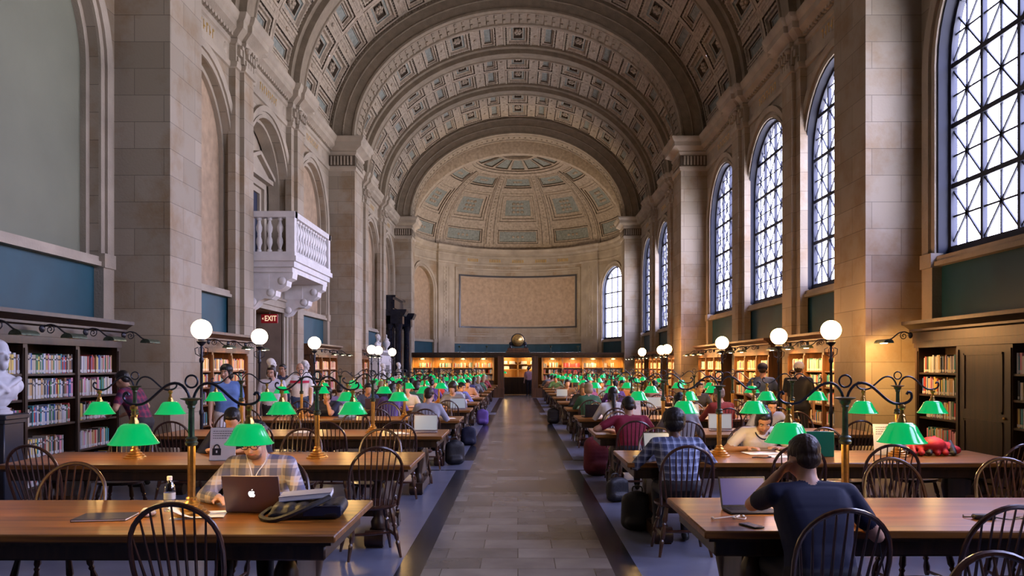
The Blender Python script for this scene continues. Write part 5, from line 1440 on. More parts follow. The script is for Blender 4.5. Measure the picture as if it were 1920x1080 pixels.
pb=sit('man in a dark navy t-shirt seen from behind with his hand to his face',1,0,True,x=1.56,dy=0.0,lean=20,head=(14,8),hands=((-0.13,0.26,1.06),(0.33,0.40,TH+0.04)),
   elbows=((-0.30,0.30,TH+0.02),(0.42,0.10,TH-0.1)),skin='skin_l',shirt=M['navy'],hair='hair_b',vox=0.009,fine=True,sleeve='short',build=1.1,face=True)
pc=sit('man in a blue and white plaid shirt seen from behind',1,1,True,x=1.45,dy=0.0,lean=29,head=(12,0),hands=((-0.14,0.40,TH+0.04),(0.15,0.42,TH+0.04)),
   skin='skin_d',shirt=M['plaid_b'],hair='hair_k',style='afro',vox=0.010,fine=True,build=1.08,elbows=((-0.40,0.12,0.84),(0.40,0.12,0.84)))
pd_=sit('young woman in a white t-shirt with dark collar writing with her head bowed',1,1,False,x=2.58,dy=-0.02,lean=27,head=(42,-8),hands=((-0.12,0.40,TH+0.04),(0.20,0.38,TH+0.04)),
   elbows=((-0.36,0.18,0.80),(0.38,0.15,0.80)),skin='skin_m',shirt=C_('white',(0.78,0.74,0.72)),hair='hair_k',style='bun',vox=0.010,fine=True,sleeve='short')
mb=MB(); nk=pd_['neck']; mb.tube([nk+Vector((0.072*math.sin(a),0.02+0.085*math.cos(a),-0.03-0.07*max(0,math.cos(a)))) for a in [2*math.pi*k/20 for k in range(20)]],0.008,6,closed=True); pd_['part']('collar',mb,M['navy'])
# --- people a little further away
sit('person in a dark jacket slumped forward behind the plaid-shirted man',-1,1,False,x=-2.95,lean=26,head=(40,10),shirt=M['navy'],hair='hair_k',style='short',vox=0.014,face=False,build=1.25,hands=((-0.2,0.40,TH+0.03),(0.2,0.40,TH+0.03)))
sit('dark-haired student in navy resting chin on one hand',-1,3,False,x=-3.42,lean=20,head=(16,12),skin='skin_m',shirt=M['navy'],hair='hair_k',style='bob',vox=0.013,sleeve='short',hands=((-0.02,0.24,1.02),(0.2,0.40,TH+0.03)),elbows=((-0.12,0.36,TH+0.02),(0.4,0.1,0.8)),fine=True)
sit('man in a pale grey jumper seen from behind at the aisle end',-1,3,True,x=-1.47,lean=14,head=(10,-10),shirt=C_('pale grey',(0.36,0.36,0.42)),hair='hair_b',vox=0.014,face=False)
sit('person in a purple top seen from behind at the fifth left table',-1,4,True,x=-2.55,lean=14,head=(12,0),shirt=C_('purple',(0.16,0.10,0.30)),hair='hair_k',vox=0.018,face=False,style='long')
sit('person in lilac seen from behind at the fifth left table',-1,4,True,x=-3.6,lean=14,head=(12,0),shirt=C_('lilac',(0.34,0.26,0.46)),hair='hair_b',vox=0.018,face=False)
sit('woman with long black hair and striped top seen from behind',-1,5,True,x=-1.55,lean=12,head=(8,6),shirt=M['stripe'],hair='hair_k',style='long',vox=0.018,face=False)
sit('person in a lavender-blue top leaning on the sixth left table',-1,5,False,x=-1.55,lean=26,head=(20,40),shirt=C_('lavender blue',(0.20,0.22,0.50)),hair='hair_k',vox=0.018,turn=20)
sit('woman in a navy jumper facing the camera at the eighth left table',-1,7,False,x=-1.65,lean=12,head=(10,0),shirt=C_('royal blue',(0.02,0.03,0.16)),skin='skin_m',hair='hair_k',style='long',vox=0.02)
sit('person in a rust top facing the camera at the sixth left table',-1,5,False,x=-3.0,lean=18,head=(20,0),shirt=C_('rust',(0.35,0.13,0.05)),skin='skin_m',hair='hair_k',vox=0.02)
sit('person in a grey-check coat with black hair behind the plaid-shirted man',1,2,True,x=2.10,lean=16,head=(10,-8),shirt=C_('grey check',(0.26,0.24,0.24)),hair='hair_k',style='bun',vox=0.013,face=False)
ph=sit('person in a dark red t-shirt wearing headphones seen from behind',1,2,True,x=1.46,dy=0.05,lean=26,head=(14,4),skin='skin_m',shirt=C_('dark red',(0.22,0.008,0.03)),hair='hair_k',vox=0.013,face=True,sleeve='short',build=1.1,hands=((-0.26,0.30,TH+0.04),(0.2,0.40,TH+0.03)),elbows=((-0.48,0.12,0.82),None))
mb=MB(); mb.tube([ph['hl']((0.090*math.cos(a),-0.01,0.02+0.115*math.sin(a))) for a in [math.pi*k/14 for k in range(15)]],0.007,6)
for q in (-1,1): mb.M=Matrix.Translation(ph['hl']((q*0.088,-0.006,-0.005)))@ph['H']; mb.ell((0,0,0),(0.018,0.034,0.038),12,8); mb.M=Matrix()
ph['part']('headphones',mb,M['alu'])
sit('woman in a white shirt with a long dark braid down her back',1,3,True,x=1.60,lean=14,head=(12,0),shirt=C_('white',(0.78,0.74,0.72)),hair='hair_k',style='braid',vox=0.014,face=False)
sit('grey-haired man in a red shirt seen from behind at the fourth right table',1,3,True,x=3.42,lean=12,head=(8,15),shirt=C_('brick red',(0.30,0.04,0.03)),hair='hair_g',vox=0.015,face=False,turn=15)
sit('dark-haired person in a pale shirt bent over the third right table',1,2,False,x=3.62,lean=30,head=(30,0),shirt=C_('pale blue grey',(0.38,0.40,0.46)),hair='hair_k',style='bun',vox=0.015,face=True)
sit('long-haired woman in pink resting her arm on the fifth right table',1,5,True,x=1.75,lean=22,head=(14,30),shirt=C_('pink',(0.50,0.13,0.20)),hair='hair_k',style='long',vox=0.018,face=True,turn=12)
sit('person in an orange top at the sixth right table, facing the camera',1,5,False,x=2.7,lean=16,head=(12,0),shirt=C_('orange',(0.50,0.20,0.04)),hair='hair_k',skin='skin_m',vox=0.02)
sit('person in a mauve top seen from behind at the seventh right table',1,6,True,x=1.95,lean=16,head=(12,0),shirt=C_('mauve',(0.26,0.18,0.30)),hair='hair_k',vox=0.02,face=False)
sit('person in a dark top at the fifth right table, facing the camera',1,4,False,x=4.0,lean=12,head=(8,20),shirt=C_('charcoal',(0.04,0.04,0.05)),hair='hair_b',vox=0.018)
# --- standing visitors
HD=lambda z,dx,dy:(dx,dy,z)
down=((-0.25,0.06,0.80),(0.25,0.06,0.80))
def stand(label,x,y,deg,**k):
    k.setdefault('hands',down); k.setdefault('vox',0.014); k.setdefault('lean',1); return person(label,x,y,R(deg),pose='stand',**k)
stand('woman with dark bobbed hair in a blue top and white trousers standing left',-4.55,12.4,208,skin='skin_l',shirt=C_('sky blue',(0.13,0.22,0.48)),pants=M['white_trouser'],hair='hair_k',style='bob',sleeve='short',scale=0.97,head=(2,-35),fine=True,vox=0.011,elbows=((-0.5,-0.1,1.1),(0.5,-0.1,1.1)))
stand('woman in a white patterned t-shirt standing before the balcony doorway',-4.55,14.7,200,skin='skin_l',shirt=C_('white print',(0.60,0.56,0.62)),pants=M['dark_trouser'],hair='hair_b',style='ponytail',sleeve='short',scale=0.97,head=(18,-20))
stand('bald bearded man in a white and red banded shirt standing in the doorway',-4.72,17.2,195,skin='skin_l',shirt=C_('white',(0.78,0.74,0.72)),pants=M['denim'],hair='hair_b',style='bald',scale=1.03,sleeve='short',head=(8,0),build=1.12,hands=((-0.22,0.10,0.85),(0.24,0.30,1.18)))
mb=MB()
for k in range(24):
    a=2*math.pi*k/24; b=2*math.pi*(k+1)/24; f=lambda t,z:(0.225*math.cos(t),0.012+0.135*math.sin(t)+(z-1.3)*0.02,z)
    mb.quad(f(a,1.29),f(b,1.29),f(b,1.345),f(a,1.345))
mb.build('red_band',mat('red_stripe_cloth',(0.60,0.03,0.08),0.8),bpy.data.objects[[o.name for o in col.objects if o.get('label','').startswith('bald bearded')][0]])
stand('dark-haired man in black standing beside the bald man, arm raised',-5.25,17.7,225,skin='skin_m',shirt=M['navy'],hair='hair_k',scale=1.0,sleeve='short',head=(4,-50),hands=((-0.22,0.10,0.85),(0.10,0.40,1.20)))
stand('person in a maroon and black striped jersey bending to the left bookcase',-5.15,10.9,80,skin='skin_m',shirt=plaid('maroon_jersey',(0.16,0.01,0.05),(0.01,0.01,0.04),(0.3,0.02,0.06),0.09,0.4),pants=M['dark_trouser'],hair='hair_k',lean=24,head=(25,0),sleeve='short',face=False,hands=((-0.2,0.35,1.0),(0.2,0.35,1.0)),scale=0.95)
stand('man in a blue-grey shirt and dark cap browsing the lit right bookcase',4.62,15.0,-20,shirt=C_('slate blue',(0.10,0.15,0.28)),hair='hair_b',sleeve='short',face=False,cap=M['navy'],head=(10,0),pants=M['denim'],hands=((-0.2,0.25,1.05),(0.22,0.25,1.0)))
stand('man in a black t-shirt and white cap browsing the lit right bookcase',4.98,14.1,-30,shirt=M['black'],hair='hair_b',sleeve='short',face=False,cap=C_('cap white',(0.7,0.66,0.64)),head=(5,0),pants=M['dark_trouser'],scale=1.02,build=1.1)
stand('woman in a pink top standing at the far service desk',0.60,44.6,20,shirt=C_('light pink',(0.50,0.28,0.30)),hair='hair_b',sleeve='short',face=False,vox=0.025,scale=0.92)
# --- readers at the far tables
FARC=[('grey',(0.2,0.2,0.22)),('white',(0.6,0.58,0.58)),('dark blue',(0.03,0.05,0.16)),('green',(0.06,0.16,0.08)),('black',(0.02,0.02,0.025)),('purple',(0.16,0.08,0.28)),('peach',(0.5,0.28,0.18)),('red',(0.35,0.04,0.05)),('brown',(0.16,0.09,0.05)),('light blue',(0.25,0.35,0.5)),('olive',(0.15,0.14,0.06)),('cream',(0.5,0.44,0.32))]
protos=[]
n_=0
for s in (-1,1):
    for row in range(4,12):
        for near in (True,False):
            for k in range(3):
                ch=CH.get((s,row,near,k)); x=seat_pos(s,row,near,k)[0]
                if any(abs(o.location.x-x)<0.55 and abs(o.location.y-(TY[s][row]+(-0.81 if near else 0.81)))<0.4 for o in col.objects if o.type=='EMPTY' and o.get('category')=='person'): continue
                if rnd.random()>0.55: continue
                cn,cc=FARC[n_%len(FARC)]; n_+=1
                sit('distant reader in %s, %s seat, %s side of the %s %s table'%(cn,ORD[k],'near' if near else 'far',ORD[row],side_word(s)),s,row,near,x=x+rnd.uniform(-0.08,0.08),
                    lean=rnd.uniform(8,24),head=(rnd.uniform(8,26),rnd.uniform(-20,20)),shirt=cloth(cn+'_far',cc),skin=rnd.choice(['skin_l','skin_m','skin_l']),hair=rnd.choice(['hair_k','hair_b','hair_k','hair_f']),
                    style=rnd.choice(['short','short','long','bob']),vox=0.026,face=False,group='distant readers seated at the far tables')
# ================================================================ BUSTS
def bust(label,x,y,z,rz,sc=1.0,mat_=None,pedestal=None):
    t=thing('marble_bust',label,'bust',(x,y,z),rz)
    B=Body(); e=lambda c,r:B.ell(Vector(c)*sc,Vector(r)*sc,0)
    e((0,-0.01,0.60),(0.090,0.112,0.115)); e((0,0.03,0.53),(0.068,0.078,0.085)); e((0,0.075,0.475),(0.04,0.035,0.05)); e((0,-0.03,0.64),(0.098,0.112,0.095))
    B.cap(Vector((0,0.098,0.58))*sc,Vector((0,0.122,0.54))*sc,0.013*sc,0.018*sc,0)
    for q in (-1,1):
        e((q*0.092,0,0.57),(0.015,0.025,0.035)); B.cap(Vector((q*0.03,0.10,0.598))*sc,Vector((q*0.055,0.085,0.60))*sc,0.012*sc,0.012*sc,0)
        B.cap(Vector((0,0,0.36))*sc,Vector((q*0.17,-0.01,0.27))*sc,0.075*sc,0.085*sc,0)
    B.cap(Vector((0,-0.01,0.36))*sc,Vector((0,-0.01,0.50))*sc,0.07*sc,0.062*sc,0)
    e((0,0,0.24),(0.20,0.12,0.15)); e((0,0.0,0.15),(0.12,0.09,0.10)); 
    B.cap(Vector((-0.14,0.09,0.34))*sc,Vector((0.12,0.11,0.18))*sc,0.03*sc,0.03*sc,0); B.cap(Vector((0.13,0.09,0.35))*sc,Vector((0.0,0.12,0.22))*sc,0.025*sc,0.025*sc,0)
    B.cap(Vector((0,0,0.02))*sc,Vector((0,0,0.12))*sc,0.055*sc,0.05*sc,0)
    o=bpy.data.objects.new('portrait_figure',B.fuse('portrait_figure',0.011 if z<2 else 0.02,[mat_ or M['marble_w']],2)); col.objects.link(o); o.parent=t
    mb=MB(); mb.lathe([(0.12*sc,0),(0.12*sc,0.02*sc),(0.09*sc,0.035*sc),(0.10*sc,0.05*sc),(0.06*sc,0.07*sc)],16); mb.build('socle',mat_ or M['marble_w'],t)
    return t
M['bust_cool']=mat('pale_marble',(0.62,0.62,0.66),0.45,var=0.12,scale=6)
M['ped_dark']=mat('dark_marble_pedestal',(0.02,0.025,0.04),0.3,var=0.3,scale=4)
def pedestal(label,x,y,h,w,m_):
    t=thing('pedestal',label,'pedestal',(x,y,0))
    mb=MB(); mb.bx(-w*0.62,w*0.62,-w*0.62,w*0.62,0,0.10,ch=0.01); mb.bx(-w*0.55,w*0.55,-w*0.55,w*0.55,0.10,0.16); mb.build('base',m_,t)
    mb=MB(); mb.bx(-w/2,w/2,-w/2,w/2,0.16,h-0.10,ch=0.01); mb.build('shaft',m_,t)
    mb=MB(); mb.bx(-w*0.55,w*0.55,-w*0.55,w*0.55,h-0.10,h-0.06); mb.bx(-w*0.62,w*0.62,-w*0.62,w*0.62,h-0.06,h,ch=0.01); mb.build('cap',m_,t)
pedestal('dark stone pedestal at the left edge carrying the large white bust',-5.70,8.72,1.13,0.34,M['ped_dark'])
bust('large white marble bust of a bearded man at the left edge',-5.70,8.72,1.13,R(-110),1.12,M['bust_cool'])
for (x,y,h,w,lab,lb,rz) in ((-5.05,16.3,1.25,0.30,'white pedestal left of the balcony doorway','white marble bust before the balcony doorway, facing right',-90),
                    (-5.05,18.9,1.23,0.30,'white pedestal right of the balcony doorway','white marble bust right of the balcony doorway beside the bald man',-90),
                    (-4.95,29.2,1.20,0.30,'white pedestal before the marble fireplace','white marble bust on a pedestal before the marble fireplace',-80),
                    (-4.95,33.0,1.25,0.30,'white pedestal before the black doorcase','white marble bust on a pedestal before the black doorcase',-60)):
    pedestal(lab,x,y,h,w,M['marble_w']); bust(lb,x,y,h,R(rz),0.78)
bust('white bust standing on the marble fireplace mantel shelf',-6.0,yc4-1.1,2.32,R(-100),1.0)
t=thing('mantel_urn','pale turned stone urn on the marble fireplace mantel shelf','urn',(-6.0,yc4+1.1,2.32)); mb=MB(); mb.lathe([(0.12,0),(0.12,0.04),(0.04,0.10),(0.05,0.16),(0.16,0.30),(0.17,0.42),(0.10,0.52),(0.12,0.55),(0.05,0.62),(0.02,0.70)],16); mb.build('vessel',M['marble_w'],t); mb=MB(); mb.lathe([(0.03,0.68),(0.05,0.72),(0.02,0.78)],10); mb.build('finial',M['marble_w'],t)

# ================================================================ THINGS ON THE TABLES
def laptop(label,x,y,z,rz,w=0.325,d=0.225,ang=105,body='alu',screen='screen_w',logo=False,group=None):
    """screen opens towards +y side user; hinge at +y edge, user sits at -y"""
    t=thing('laptop',label,'laptop',(x,y,z),rz,group)
    mb=MB(); mb.bx(-w/2,w/2,-d,0,0.0,0.013,ch=0.003); b=mb.build('base',M[body],t)
    mb=MB()
    for r_ in range(5):
        for c_ in range(13): mb.bx(-w*0.42+c_*w*0.065,-w*0.42+c_*w*0.065+w*0.055,-d*0.52+r_*0.018,-d*0.52+r_*0.018+0.014,0.013,0.0145)
    mb.build('keyboard',M['ink'],b)
    a=R(ang-90); mt=Matrix.Translation((0,0.002,0.010))@Matrix.Rotation(-a,4,'X')
    mb=MB(); mb.M=mt; mb.bx(-w/2,w/2,-0.003,0.004,0.0,d,ch=0.002); l=mb.build('lid',M[body],t)
    mb=MB(); mb.M=mt; mb.bx(-w/2+0.010,w/2-0.010,-0.0042,-0.003,0.014,d-0.012); mb.build('screen',M[screen],l)
    if logo:
        mb=MB(); mb.M=mt@Matrix.Translation((0,0.0045,d*0.50))
        # bitten fruit mark with a leaf
        pts=[]; n=40
        out=[(0,0.018),(0.006,0.021),(0.013,0.021),(0.020,0.016),(0.0165,0.011),(0.0150,0.005),(0.0165,-0.001),(0.0215,-0.005),(0.019,-0.012),(0.014,-0.019),(0.009,-0.021),(0.004,-0.0195),(0,-0.0185),(-0.004,-0.0195),(-0.009,-0.021),(-0.014,-0.018),(-0.019,-0.010),(-0.0215,-0.001),(-0.021,0.008),(-0.018,0.016),(-0.012,0.0205),(-0.006,0.0205)]
        sp=[Vector((a_,0,b_)) for a_,b_ in out]
        mb.prism([(-p.x,p.z) for p in sp],lambda a_,b_,h:(a_*0.95,h,b_*0.95),0.0,0.0012)
        mb.prism([(-0.001,0.024),(-0.008,0.027),(-0.010,0.034),(-0.003,0.031)],lambda a_,b_,h:(a_,h,b_),0.0,0.0012)
        mb.build('lit_logo',M['apple'],l)
    return t
def single(name,mb,mats,label,cat,group=None,loc=(0,0,0),rz=0):
    o=mb.build(name,mats); o.location=loc; o.rotation_euler=(0,0,rz); tag(o,label,cat,group); return o
def papers(label,x,y,z,rz,w=0.21,h=0.297,n=3,group=None,curl=0.0,m_=None):
    mb=MB()
    for k in range(n):
        a=rnd.uniform(-0.08,0.08); mb.M=Matrix.Translation((rnd.uniform(-.008,.008),rnd.uniform(-.008,.008),0))@Matrix.Rotation(a,4,'Z')
        if curl and k==n-1:
            N=10; vs_=[];
            for i in range(N+1):
                f=i/N; zz=0.002*k+curl*max(0,(0.55-f))**2*3
                for xx in (0,1): vs_.append((-w/2+w*f,-h/2+h*xx,zz+0.002))
            mb.add(vs_,[(2*i,2*i+2,2*i+3,2*i+1) for i in range(N)])
            mb.add([(a_,b_,c_-0.0012) for a_,b_,c_ in vs_],[(2*i+1,2*i+3,2*i+2,2*i) for i in range(N)])
        else: mb.bx(-w/2,w/2,-h/2,h/2,0.002*k,0.002*k+0.0015)
    return single('papers',mb,m_ or M['paper'],label,'papers',group,(x,y,z),rz)
yt=TY[-1][0]; yr=TY[1][0]; Z=TH+0.001
# left first table
laptop('silver laptop with a glowing fruit logo on its lid on the nearest left table',-1.60,4.82,Z,math.pi-0.03,0.345,0.235,108,logo=True)
papers('loose white papers curling up beside the silver laptop',-1.90,4.74,Z,0.25,0.30,0.22,3,curl=0.07)
t=thing('water_bottle','clear plastic water bottle on the nearest left table','bottle',(-2.14,4.88,Z))
mb=MB(); mb.lathe([(0.028,0),(0.034,0.006),(0.034,0.05),(0.031,0.055),(0.034,0.06),(0.034,0.13),(0.030,0.155),(0.016,0.180),(0.013,0.185),(0.013,0.20)],18); mb.build('bottle_body',M['plastic'],t)
mb=MB(); mb.lathe([(0.0155,0.190),(0.0155,0.212),(0.013,0.215)],14); mb.build('cap',M['paper'],t)
mb=MB(); mb.lathe([(0.0346,0.075),(0.0346,0.115)],18); mb.f=mb.f[:-2]; mb.m=mb.m[:-2]; mb.build('label_band',mat('bottle_label',(0.45,0.5,0.6),0.4),t)
t=thing('notebook','dark blue notebook lying on the nearest left table','notebook',(-2.42,4.66,Z),0.12)
mb=MB(); mb.bx(-0.15,0.15,-0.11,0.11,0,0.012); mb.build('cover',mat('dark_blue_cover',(0.01,0.012,0.04),0.4),t); mb=MB(); mb.bx(-0.146,0.152,-0.112,0.106,0.003,0.009); mb.build('pages',M['paper'],t)
mb=MB(); n=7
for (dx,dy,r_) in ((0,0,0.03),(0.03,0.01,0.024),(-0.02,0.015,0.022),(0.01,-0.02,0.020)): mb.ell((dx,dy,r_*0.9),(r_,r_,r_*0.9),9,6)
single('tissue','' and mb or mb,M['paper'],'crumpled white tissue beside the water bottle','tissue',None,(-2.20,4.70,Z))
# messenger bag with book on top
t=thing('messenger_bag','black messenger bag lying at the end of the nearest left table','bag',(-1.24,4.74,Z),0.10)
B=Body()
for q in range(6): B.cap((-0.17+0.068*q,-0.09,0.045),(-0.17+0.068*q,0.10,0.050),0.042,0.045,0)
B.cap((-0.20,-0.12,0.025),(0.17,-0.13,0.03),0.024,0.03,0)
o=bpy.data.objects.new('bag_body',B.fuse('bag_body',0.010,[M['black']],3)); col.objects.link(o); o.parent=t
mb=MB(); mb.tube(smooth_path([(-0.22,-0.02,0.05),(-0.26,-0.12,0.02),(-0.16,-0.20,0.015),(0.02,-0.17,0.08),(0.12,-0.05,0.115)],4),0.016,6); mb.build('strap',M['black'],t)
mb=MB(); mb.bx(-0.02,0.20,-0.155,-0.145,0.02,0.08,ch=0.004); mb.tube([(0.0,-0.155,0.078),(0.18,-0.155,0.078)],0.004,5); mb.build('front_pocket',M['navy'],t)
mb=MB(); mb.M=Matrix.Translation((-1.28,4.82,Z+0.100))@Matrix.Rotation(0.15,4,'Z')@Matrix.Rotation(R(-4),4,'Y'); mb.bx(-0.15,0.15,-0.10,0.10,0,0.022); mb.bx(-0.152,0.152,-0.102,0.102,0.022,0.026,1); mb.bx(-0.152,0.152,-0.102,0.102,-0.004,0,1)
single('book',mb,[M['paper'],mat('blue_grey_cover',(0.25,0.27,0.36),0.4)],'wide flat book lying on the black messenger bag','book')
# notice with padlock on the second left table
def notice(label,x,y,rz,group,pad=True):
    t=thing('notice_stand',label,'sign',(x,y,Z),rz,group)
    mt=Matrix.Rotation(R(-8),4,'X')
    mb=MB(); mb.M=mt; mb.bx(-0.12,0.12,-0.002,0.002,0.0,0.31); mb.build('sheet',M['paper'],t)
    mb=MB(); mb.bx(-0.12,0.12,-0.02,0.07,0,0.006); mb.build('foot',M['plastic'],t)
    mb=MB(); mb.M=mt
    for k in range(4):
        w_=(0.19,0.17,0.18,0.12)[k]; q=-0.095
        while q<-0.095+w_:
            L_=rnd.uniform(0.010,0.022); mb.bx(q,q+L_,-0.0032,-0.002,0.275-k*0.022,0.280-k*0.022); q+=L_+0.005
    if pad:
        mb.bx(-0.095,-0.015,-0.0032,-0.002,0.05,0.115)
        mb.tube([(-0.055+0.026*math.cos(a),-0.0026,0.115+0.034*math.sin(a)) for a in [math.pi*k/12 for k in range(13)]],0.006,6)
    mb.build('print',M['ink'],t)
    if pad: mb=MB(); mb.M=mt; mb.bx(-0.062,-0.048,-0.0042,-0.0032,0.072,0.095); mb.build('keyhole',M['paper'],t)
notice('white notice with a black padlock symbol on the second left table',-2.79,TY[-1][1]-0.22,0.05,'white notices standing on the tables')
notice('white printed notice standing on the third right table behind the young woman',3.70,TY[1][1]+0.10,-0.05,'white notices standing on the tables',False)
notice('pale notice behind the person in dark red',2.02,TY[1][3]-0.1,0.0,'white notices standing on the tables',False)
papers('white papers on the third left table near its lamp',-1.60,TY[-1][2]-0.15,Z,0.5,n=4,group=None)
papers('open white papers at the aisle end of the fourth left table',-1.28,TY[-1][3]-0.1,Z,0.2,0.40,0.26,2)
# right first table
laptop('dark laptop with a purple lit screen in front of the man in navy',1.42,4.96,Z,0.05,0.30,0.195,112,body='black',screen='screen')
mb=MB(); P0=[(0,0,0.006),(-0.10,-0.02,0.006)]
mb.tube(smooth_path([(0.02,0.0,0.006),(0.06,0.03,0.008),(0.09,0.0,0.012),(0.07,-0.04,0.008),(0.03,-0.02,0.014),(0.06,0.02,0.02),(0.0,0.03,0.008),(-0.10,-0.01,0.005)],4),0.0035,5)
for q in ((-0.105,-0.012,0.009),(0.02,-0.002,0.010),(0.075,0.0,0.018)): mb.ell(q,(0.010,0.008,0.008),8,6)
single('earphones',mb,M['paper'],'tangled white earphones on the nearest right table','earphones',None,(1.235,4.62,Z))
t=thing('smartphone','black phone lying beside the arm of the man in navy','phone',(1.30,4.42,Z),0.4); mb=MB(); mb.bx(-0.035,0.035,-0.07,0.07,0,0.008,ch=0.003); mb.build('case',M['black'],t); mb=MB(); mb.bx(-0.031,0.031,-0.062,0.062,0.008,0.0086); mb.build('screen',mat('dark_glass',(0.05,0.05,0.07),0.1),t)
t=thing('power_adapter','black laptop power adapter with its cable on the nearest right table','adapter',(2.72,4.62,Z),-0.1)
mb=MB(); mb.bx(-0.07,0.05,-0.028,0.028,0,0.028,ch=0.008); mb.build('brick',M['black'],t)
mb=MB(); mb.tube(smooth_path([(0.05,0,0.012),(0.12,-0.02,0.005),(0.22,0.03,0.005),(0.30,-0.03,0.005),(0.38,0.01,0.005),(0.30,0.06,0.005),(0.18,0.05,0.005)],5),0.004,5); mb.tube(smooth_path([(-0.07,0,0.012),(-0.10,0.04,0.005),(-0.08,0.10,0.005)],4),0.004,5); mb.build('cable',M['black'],t)
papers('white papers on the nearest right table at the picture edge',3.07,4.62,Z,0.3,0.24,0.15,3)
mb=MB(); mb.tube(smooth_path([(0,0.1,0.004),(0,0,0.004),(0.0,-0.03,0.0),(0.01,-0.06,-0.15),(0.03,-0.07,-0.35),(0.01,-0.06,-0.55),(-0.02,-0.10,-0.70)],5),0.004,5)
single('charging_cable',mb,M['arm_iron'],'grey charging cable hanging over the front edge of the nearest right table','cable',None,(1.93,yr-0.55,Z))
mb=MB(); mb.ell((0,0,0.022),(0.026,0.026,0.022),14,8); mb.lathe([(0.028,0),(0.028,0.006),(0.02,0.012)],14); single('table_grommet',mb,M['brass'],'round brass socket cover on the nearest right table edge','socket',None,(1.90,yr-0.48,Z))
# right second table
papers('white sheets the young woman in white is writing on',2.50,TY[1][1]+0.24,Z,0.1,0.36,0.24,3); papers('white sheet in front of the writing young woman',2.62,TY[1][1]-0.06,Z,-0.1,0.28,0.2,2)
t=thing('green_folder','upright green folder under the green lamp shade beside the writing woman','folder',(2.98,TY[1][1]-0.06,Z),0.06)
mb=MB(); mb.bx(-0.15,0.13,-0.012,0.012,0,0.25,ch=0.004); mb.build('cover',mat('green_folder_card',(0.0,0.16,0.09),0.35),t); mb=MB(); mb.bx(-0.145,0.125,-0.007,0.007,0.25,0.252); mb.build('pages',M['paper'],t)
mb=MB(); mb.tube([(0.0,0,0),(0.09,0.06,0.10)],0.0035,6); single('pen',mb,M['ink'],'dark pen in the hand of the young woman in white','pen',None,(2.76,TY[1][1]+0.30,Z+0.005))
mb=MB(); mb.tube(smooth_path([(-.08,0,.004),(-.03,.03,.004),(.03,-.02,.004),(.09,.01,.004)],4),0.005,5); mb.ell((0.09,0.01,0.008),(0.02,0.014,0.008),8,6)
single('earphones',mb,M['ink'],'dark earphones on the second right table','earphones',None,(2.36,TY[1][1]-0.15,Z))
mb=MB(); mb.bx(-0.06,0.06,-0.035,0.035,0,0.03,ch=0.012); single('tissue_pack',mb,M['paper'],'small white tissue pack at the aisle end of the second right table','tissue',None,(1.17,TY[1][1]-0.22,Z),0.1)
laptop('open laptop with a white lit page in front of the plaid-shirted man',1.42,TY[1][1]+0.02,Z,0.0,0.33,0.24,115,body='black',screen='screen_w')
t=thing('coat_heap','red and black coat heaped on the third right table','coat',(4.12,TY[1][1]+0.12,Z)); B=Body()
for (a_,b_,c_,r_) in ((-0.22,0,0.06,0.06),(-0.10,0.04,0.09,0.08),(0.03,-0.03,0.10,0.09),(0.16,0.03,0.07,0.07),(0.25,-0.02,0.05,0.05),(-0.02,0.09,0.05,0.05)): B.ell((a_,b_,c_),(r_*1.5,r_*1.2,r_*0.95),0)
for k in range(7): B.cap((-0.28+0.08*k,-0.12,0.03),(-0.22+0.08*k,0.06,0.14+0.03*math.sin(k*2)),0.03,0.022,0 if k%3 else 1)
o=bpy.data.objects.new('cloth',B.fuse('cloth',0.012,[mat('red_coat_cloth',(0.40,0.012,0.02),0.6),M['black']],1)); col.objects.link(o); o.parent=t
# things on the middle tables
cup=thing('paper_cup','white paper cup on the fourth right table','cup',(3.62,TY[1][3]+0.05,Z)); mb=MB(); mb.lathe([(0.030,0),(0.040,0.10),(0.042,0.104)],14); mb.build('cup_body',M['paper'],cup); mb=MB(); mb.lathe([(0.043,0.10),(0.043,0.112),(0.03,0.118)],14); mb.build('lid',M['alu'],cup)
for s in (-1,1):
    for row in range(2,11):
        for k in range(2):
            x=s*(TX0[s]+0.25+rnd.uniform(0,0.3)+1.5*k); y=TY[s][row]+rnd.uniform(-0.25,0.25)
            if abs(x-s*(TX0[s]+0.985))<0.22 or abs(x-s*(TX0[s]+2.755))<0.22: x+=s*0.35
            r_=rnd.random(); nm='%s %s table, %s'%(ORD[row],side_word(s),'aisle end' if k==0 else 'middle')
            if r_<0.45: papers('white papers spread on the '+nm,x,y,Z,rnd.uniform(-0.5,0.5),n=4,group='papers on the further tables')
            elif r_<0.9: laptop('open laptop on the '+nm,x,y,Z,rnd.choice([0,math.pi])+rnd.uniform(-0.2,0.2),body=rnd.choice(['alu','black']),screen='screen_w',group='laptops on the further tables')
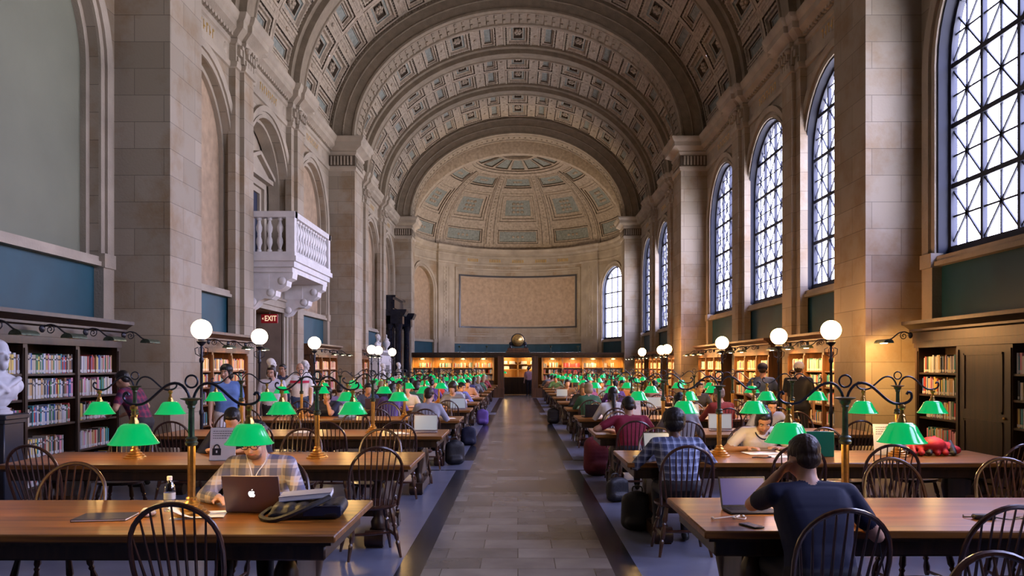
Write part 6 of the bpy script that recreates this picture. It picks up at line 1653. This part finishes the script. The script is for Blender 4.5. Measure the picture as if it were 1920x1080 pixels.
# ================================================================ BAGS ON THE FLOOR
def backpack(label,x,y,rz,m_,h=0.45,w=0.30,group=None,accent=None):
    t=thing('backpack',label,'bag',(x,y,0),rz,group); B=Body(); f=h/0.45
    [B.cap((-w*0.25,0,z_*f),(w*0.25,0,z_*f),0.105*f-z_*0.03,0.105*f-z_*0.03,0) for z_ in (0.10,0.14,0.18,0.22,0.26,0.30,0.33)]; B.ell((0,0.0,h*0.80),(w*0.38,0.09*f,h*0.20),0)
    B.cap((-w*0.2,-0.08*f,0.10*f),(w*0.2,-0.08*f,0.10*f),0.065*f,0.065*f,0)
    me=B.fuse('bag_body',0.016,[m_],2); o=bpy.data.objects.new('bag_body',me); col.objects.link(o); o.parent=t
    mb=MB()
    mb.tube(smooth_path([(-0.05,0.06,h*0.93),(-0.04,0.06,h+0.03),(0.04,0.06,h+0.03),(0.05,0.06,h*0.93)],3),0.008,5); mb.build('handle',M['black'],t)
    for q in (-1,1):
        mb=MB(); mb.tube(smooth_path([(q*0.07,0.06,h*0.92),(q*0.09,0.14*f,h*0.65),(q*0.10,0.13*f,h*0.3),(q*0.09,0.08,0.06)],4),0.012,5); mb.build('shoulder_strap',accent or M['black'],t)
    return t
backpack('black backpack on the floor by the fourth left table leg',-1.06,13.35,0.3,M['black'],0.42)
backpack('dark backpack on the floor by the fifth left table',-1.03,16.6,0.1,M['navy'],0.40)
backpack('purple backpack on the floor by the seventh left table',-1.0,22.4,0.0,cloth('violet bag',(0.14,0.08,0.32)),0.45)
backpack('maroon backpack standing on the floor by the third right table',1.22,12.05,0.2,cloth('maroon bag',(0.13,0.015,0.03)),0.62,0.36,accent=cloth('tan strap',(0.4,0.25,0.2)))
backpack('black rucksack on the floor by the second right table leg',1.20,8.0,-0.2,M['black'],0.40)
backpack('black bag on the floor behind the second right table',1.22,9.7,0.5,M['black'],0.30,0.36)
backpack('black backpack on the floor by the seventh right table',1.02,22.9,0.0,M['black'],0.46)
# weak emitters are found by the paths themselves; only the globes are sampled as lamps
for k,m_ in M.items():
    if k not in ('globe','globe_l'): m_.cycles.emission_sampling='NONE'
for m_ in bpy.data.materials:
    if m_ not in (M['globe'],M['globe_l']): m_.cycles.emission_sampling='NONE'
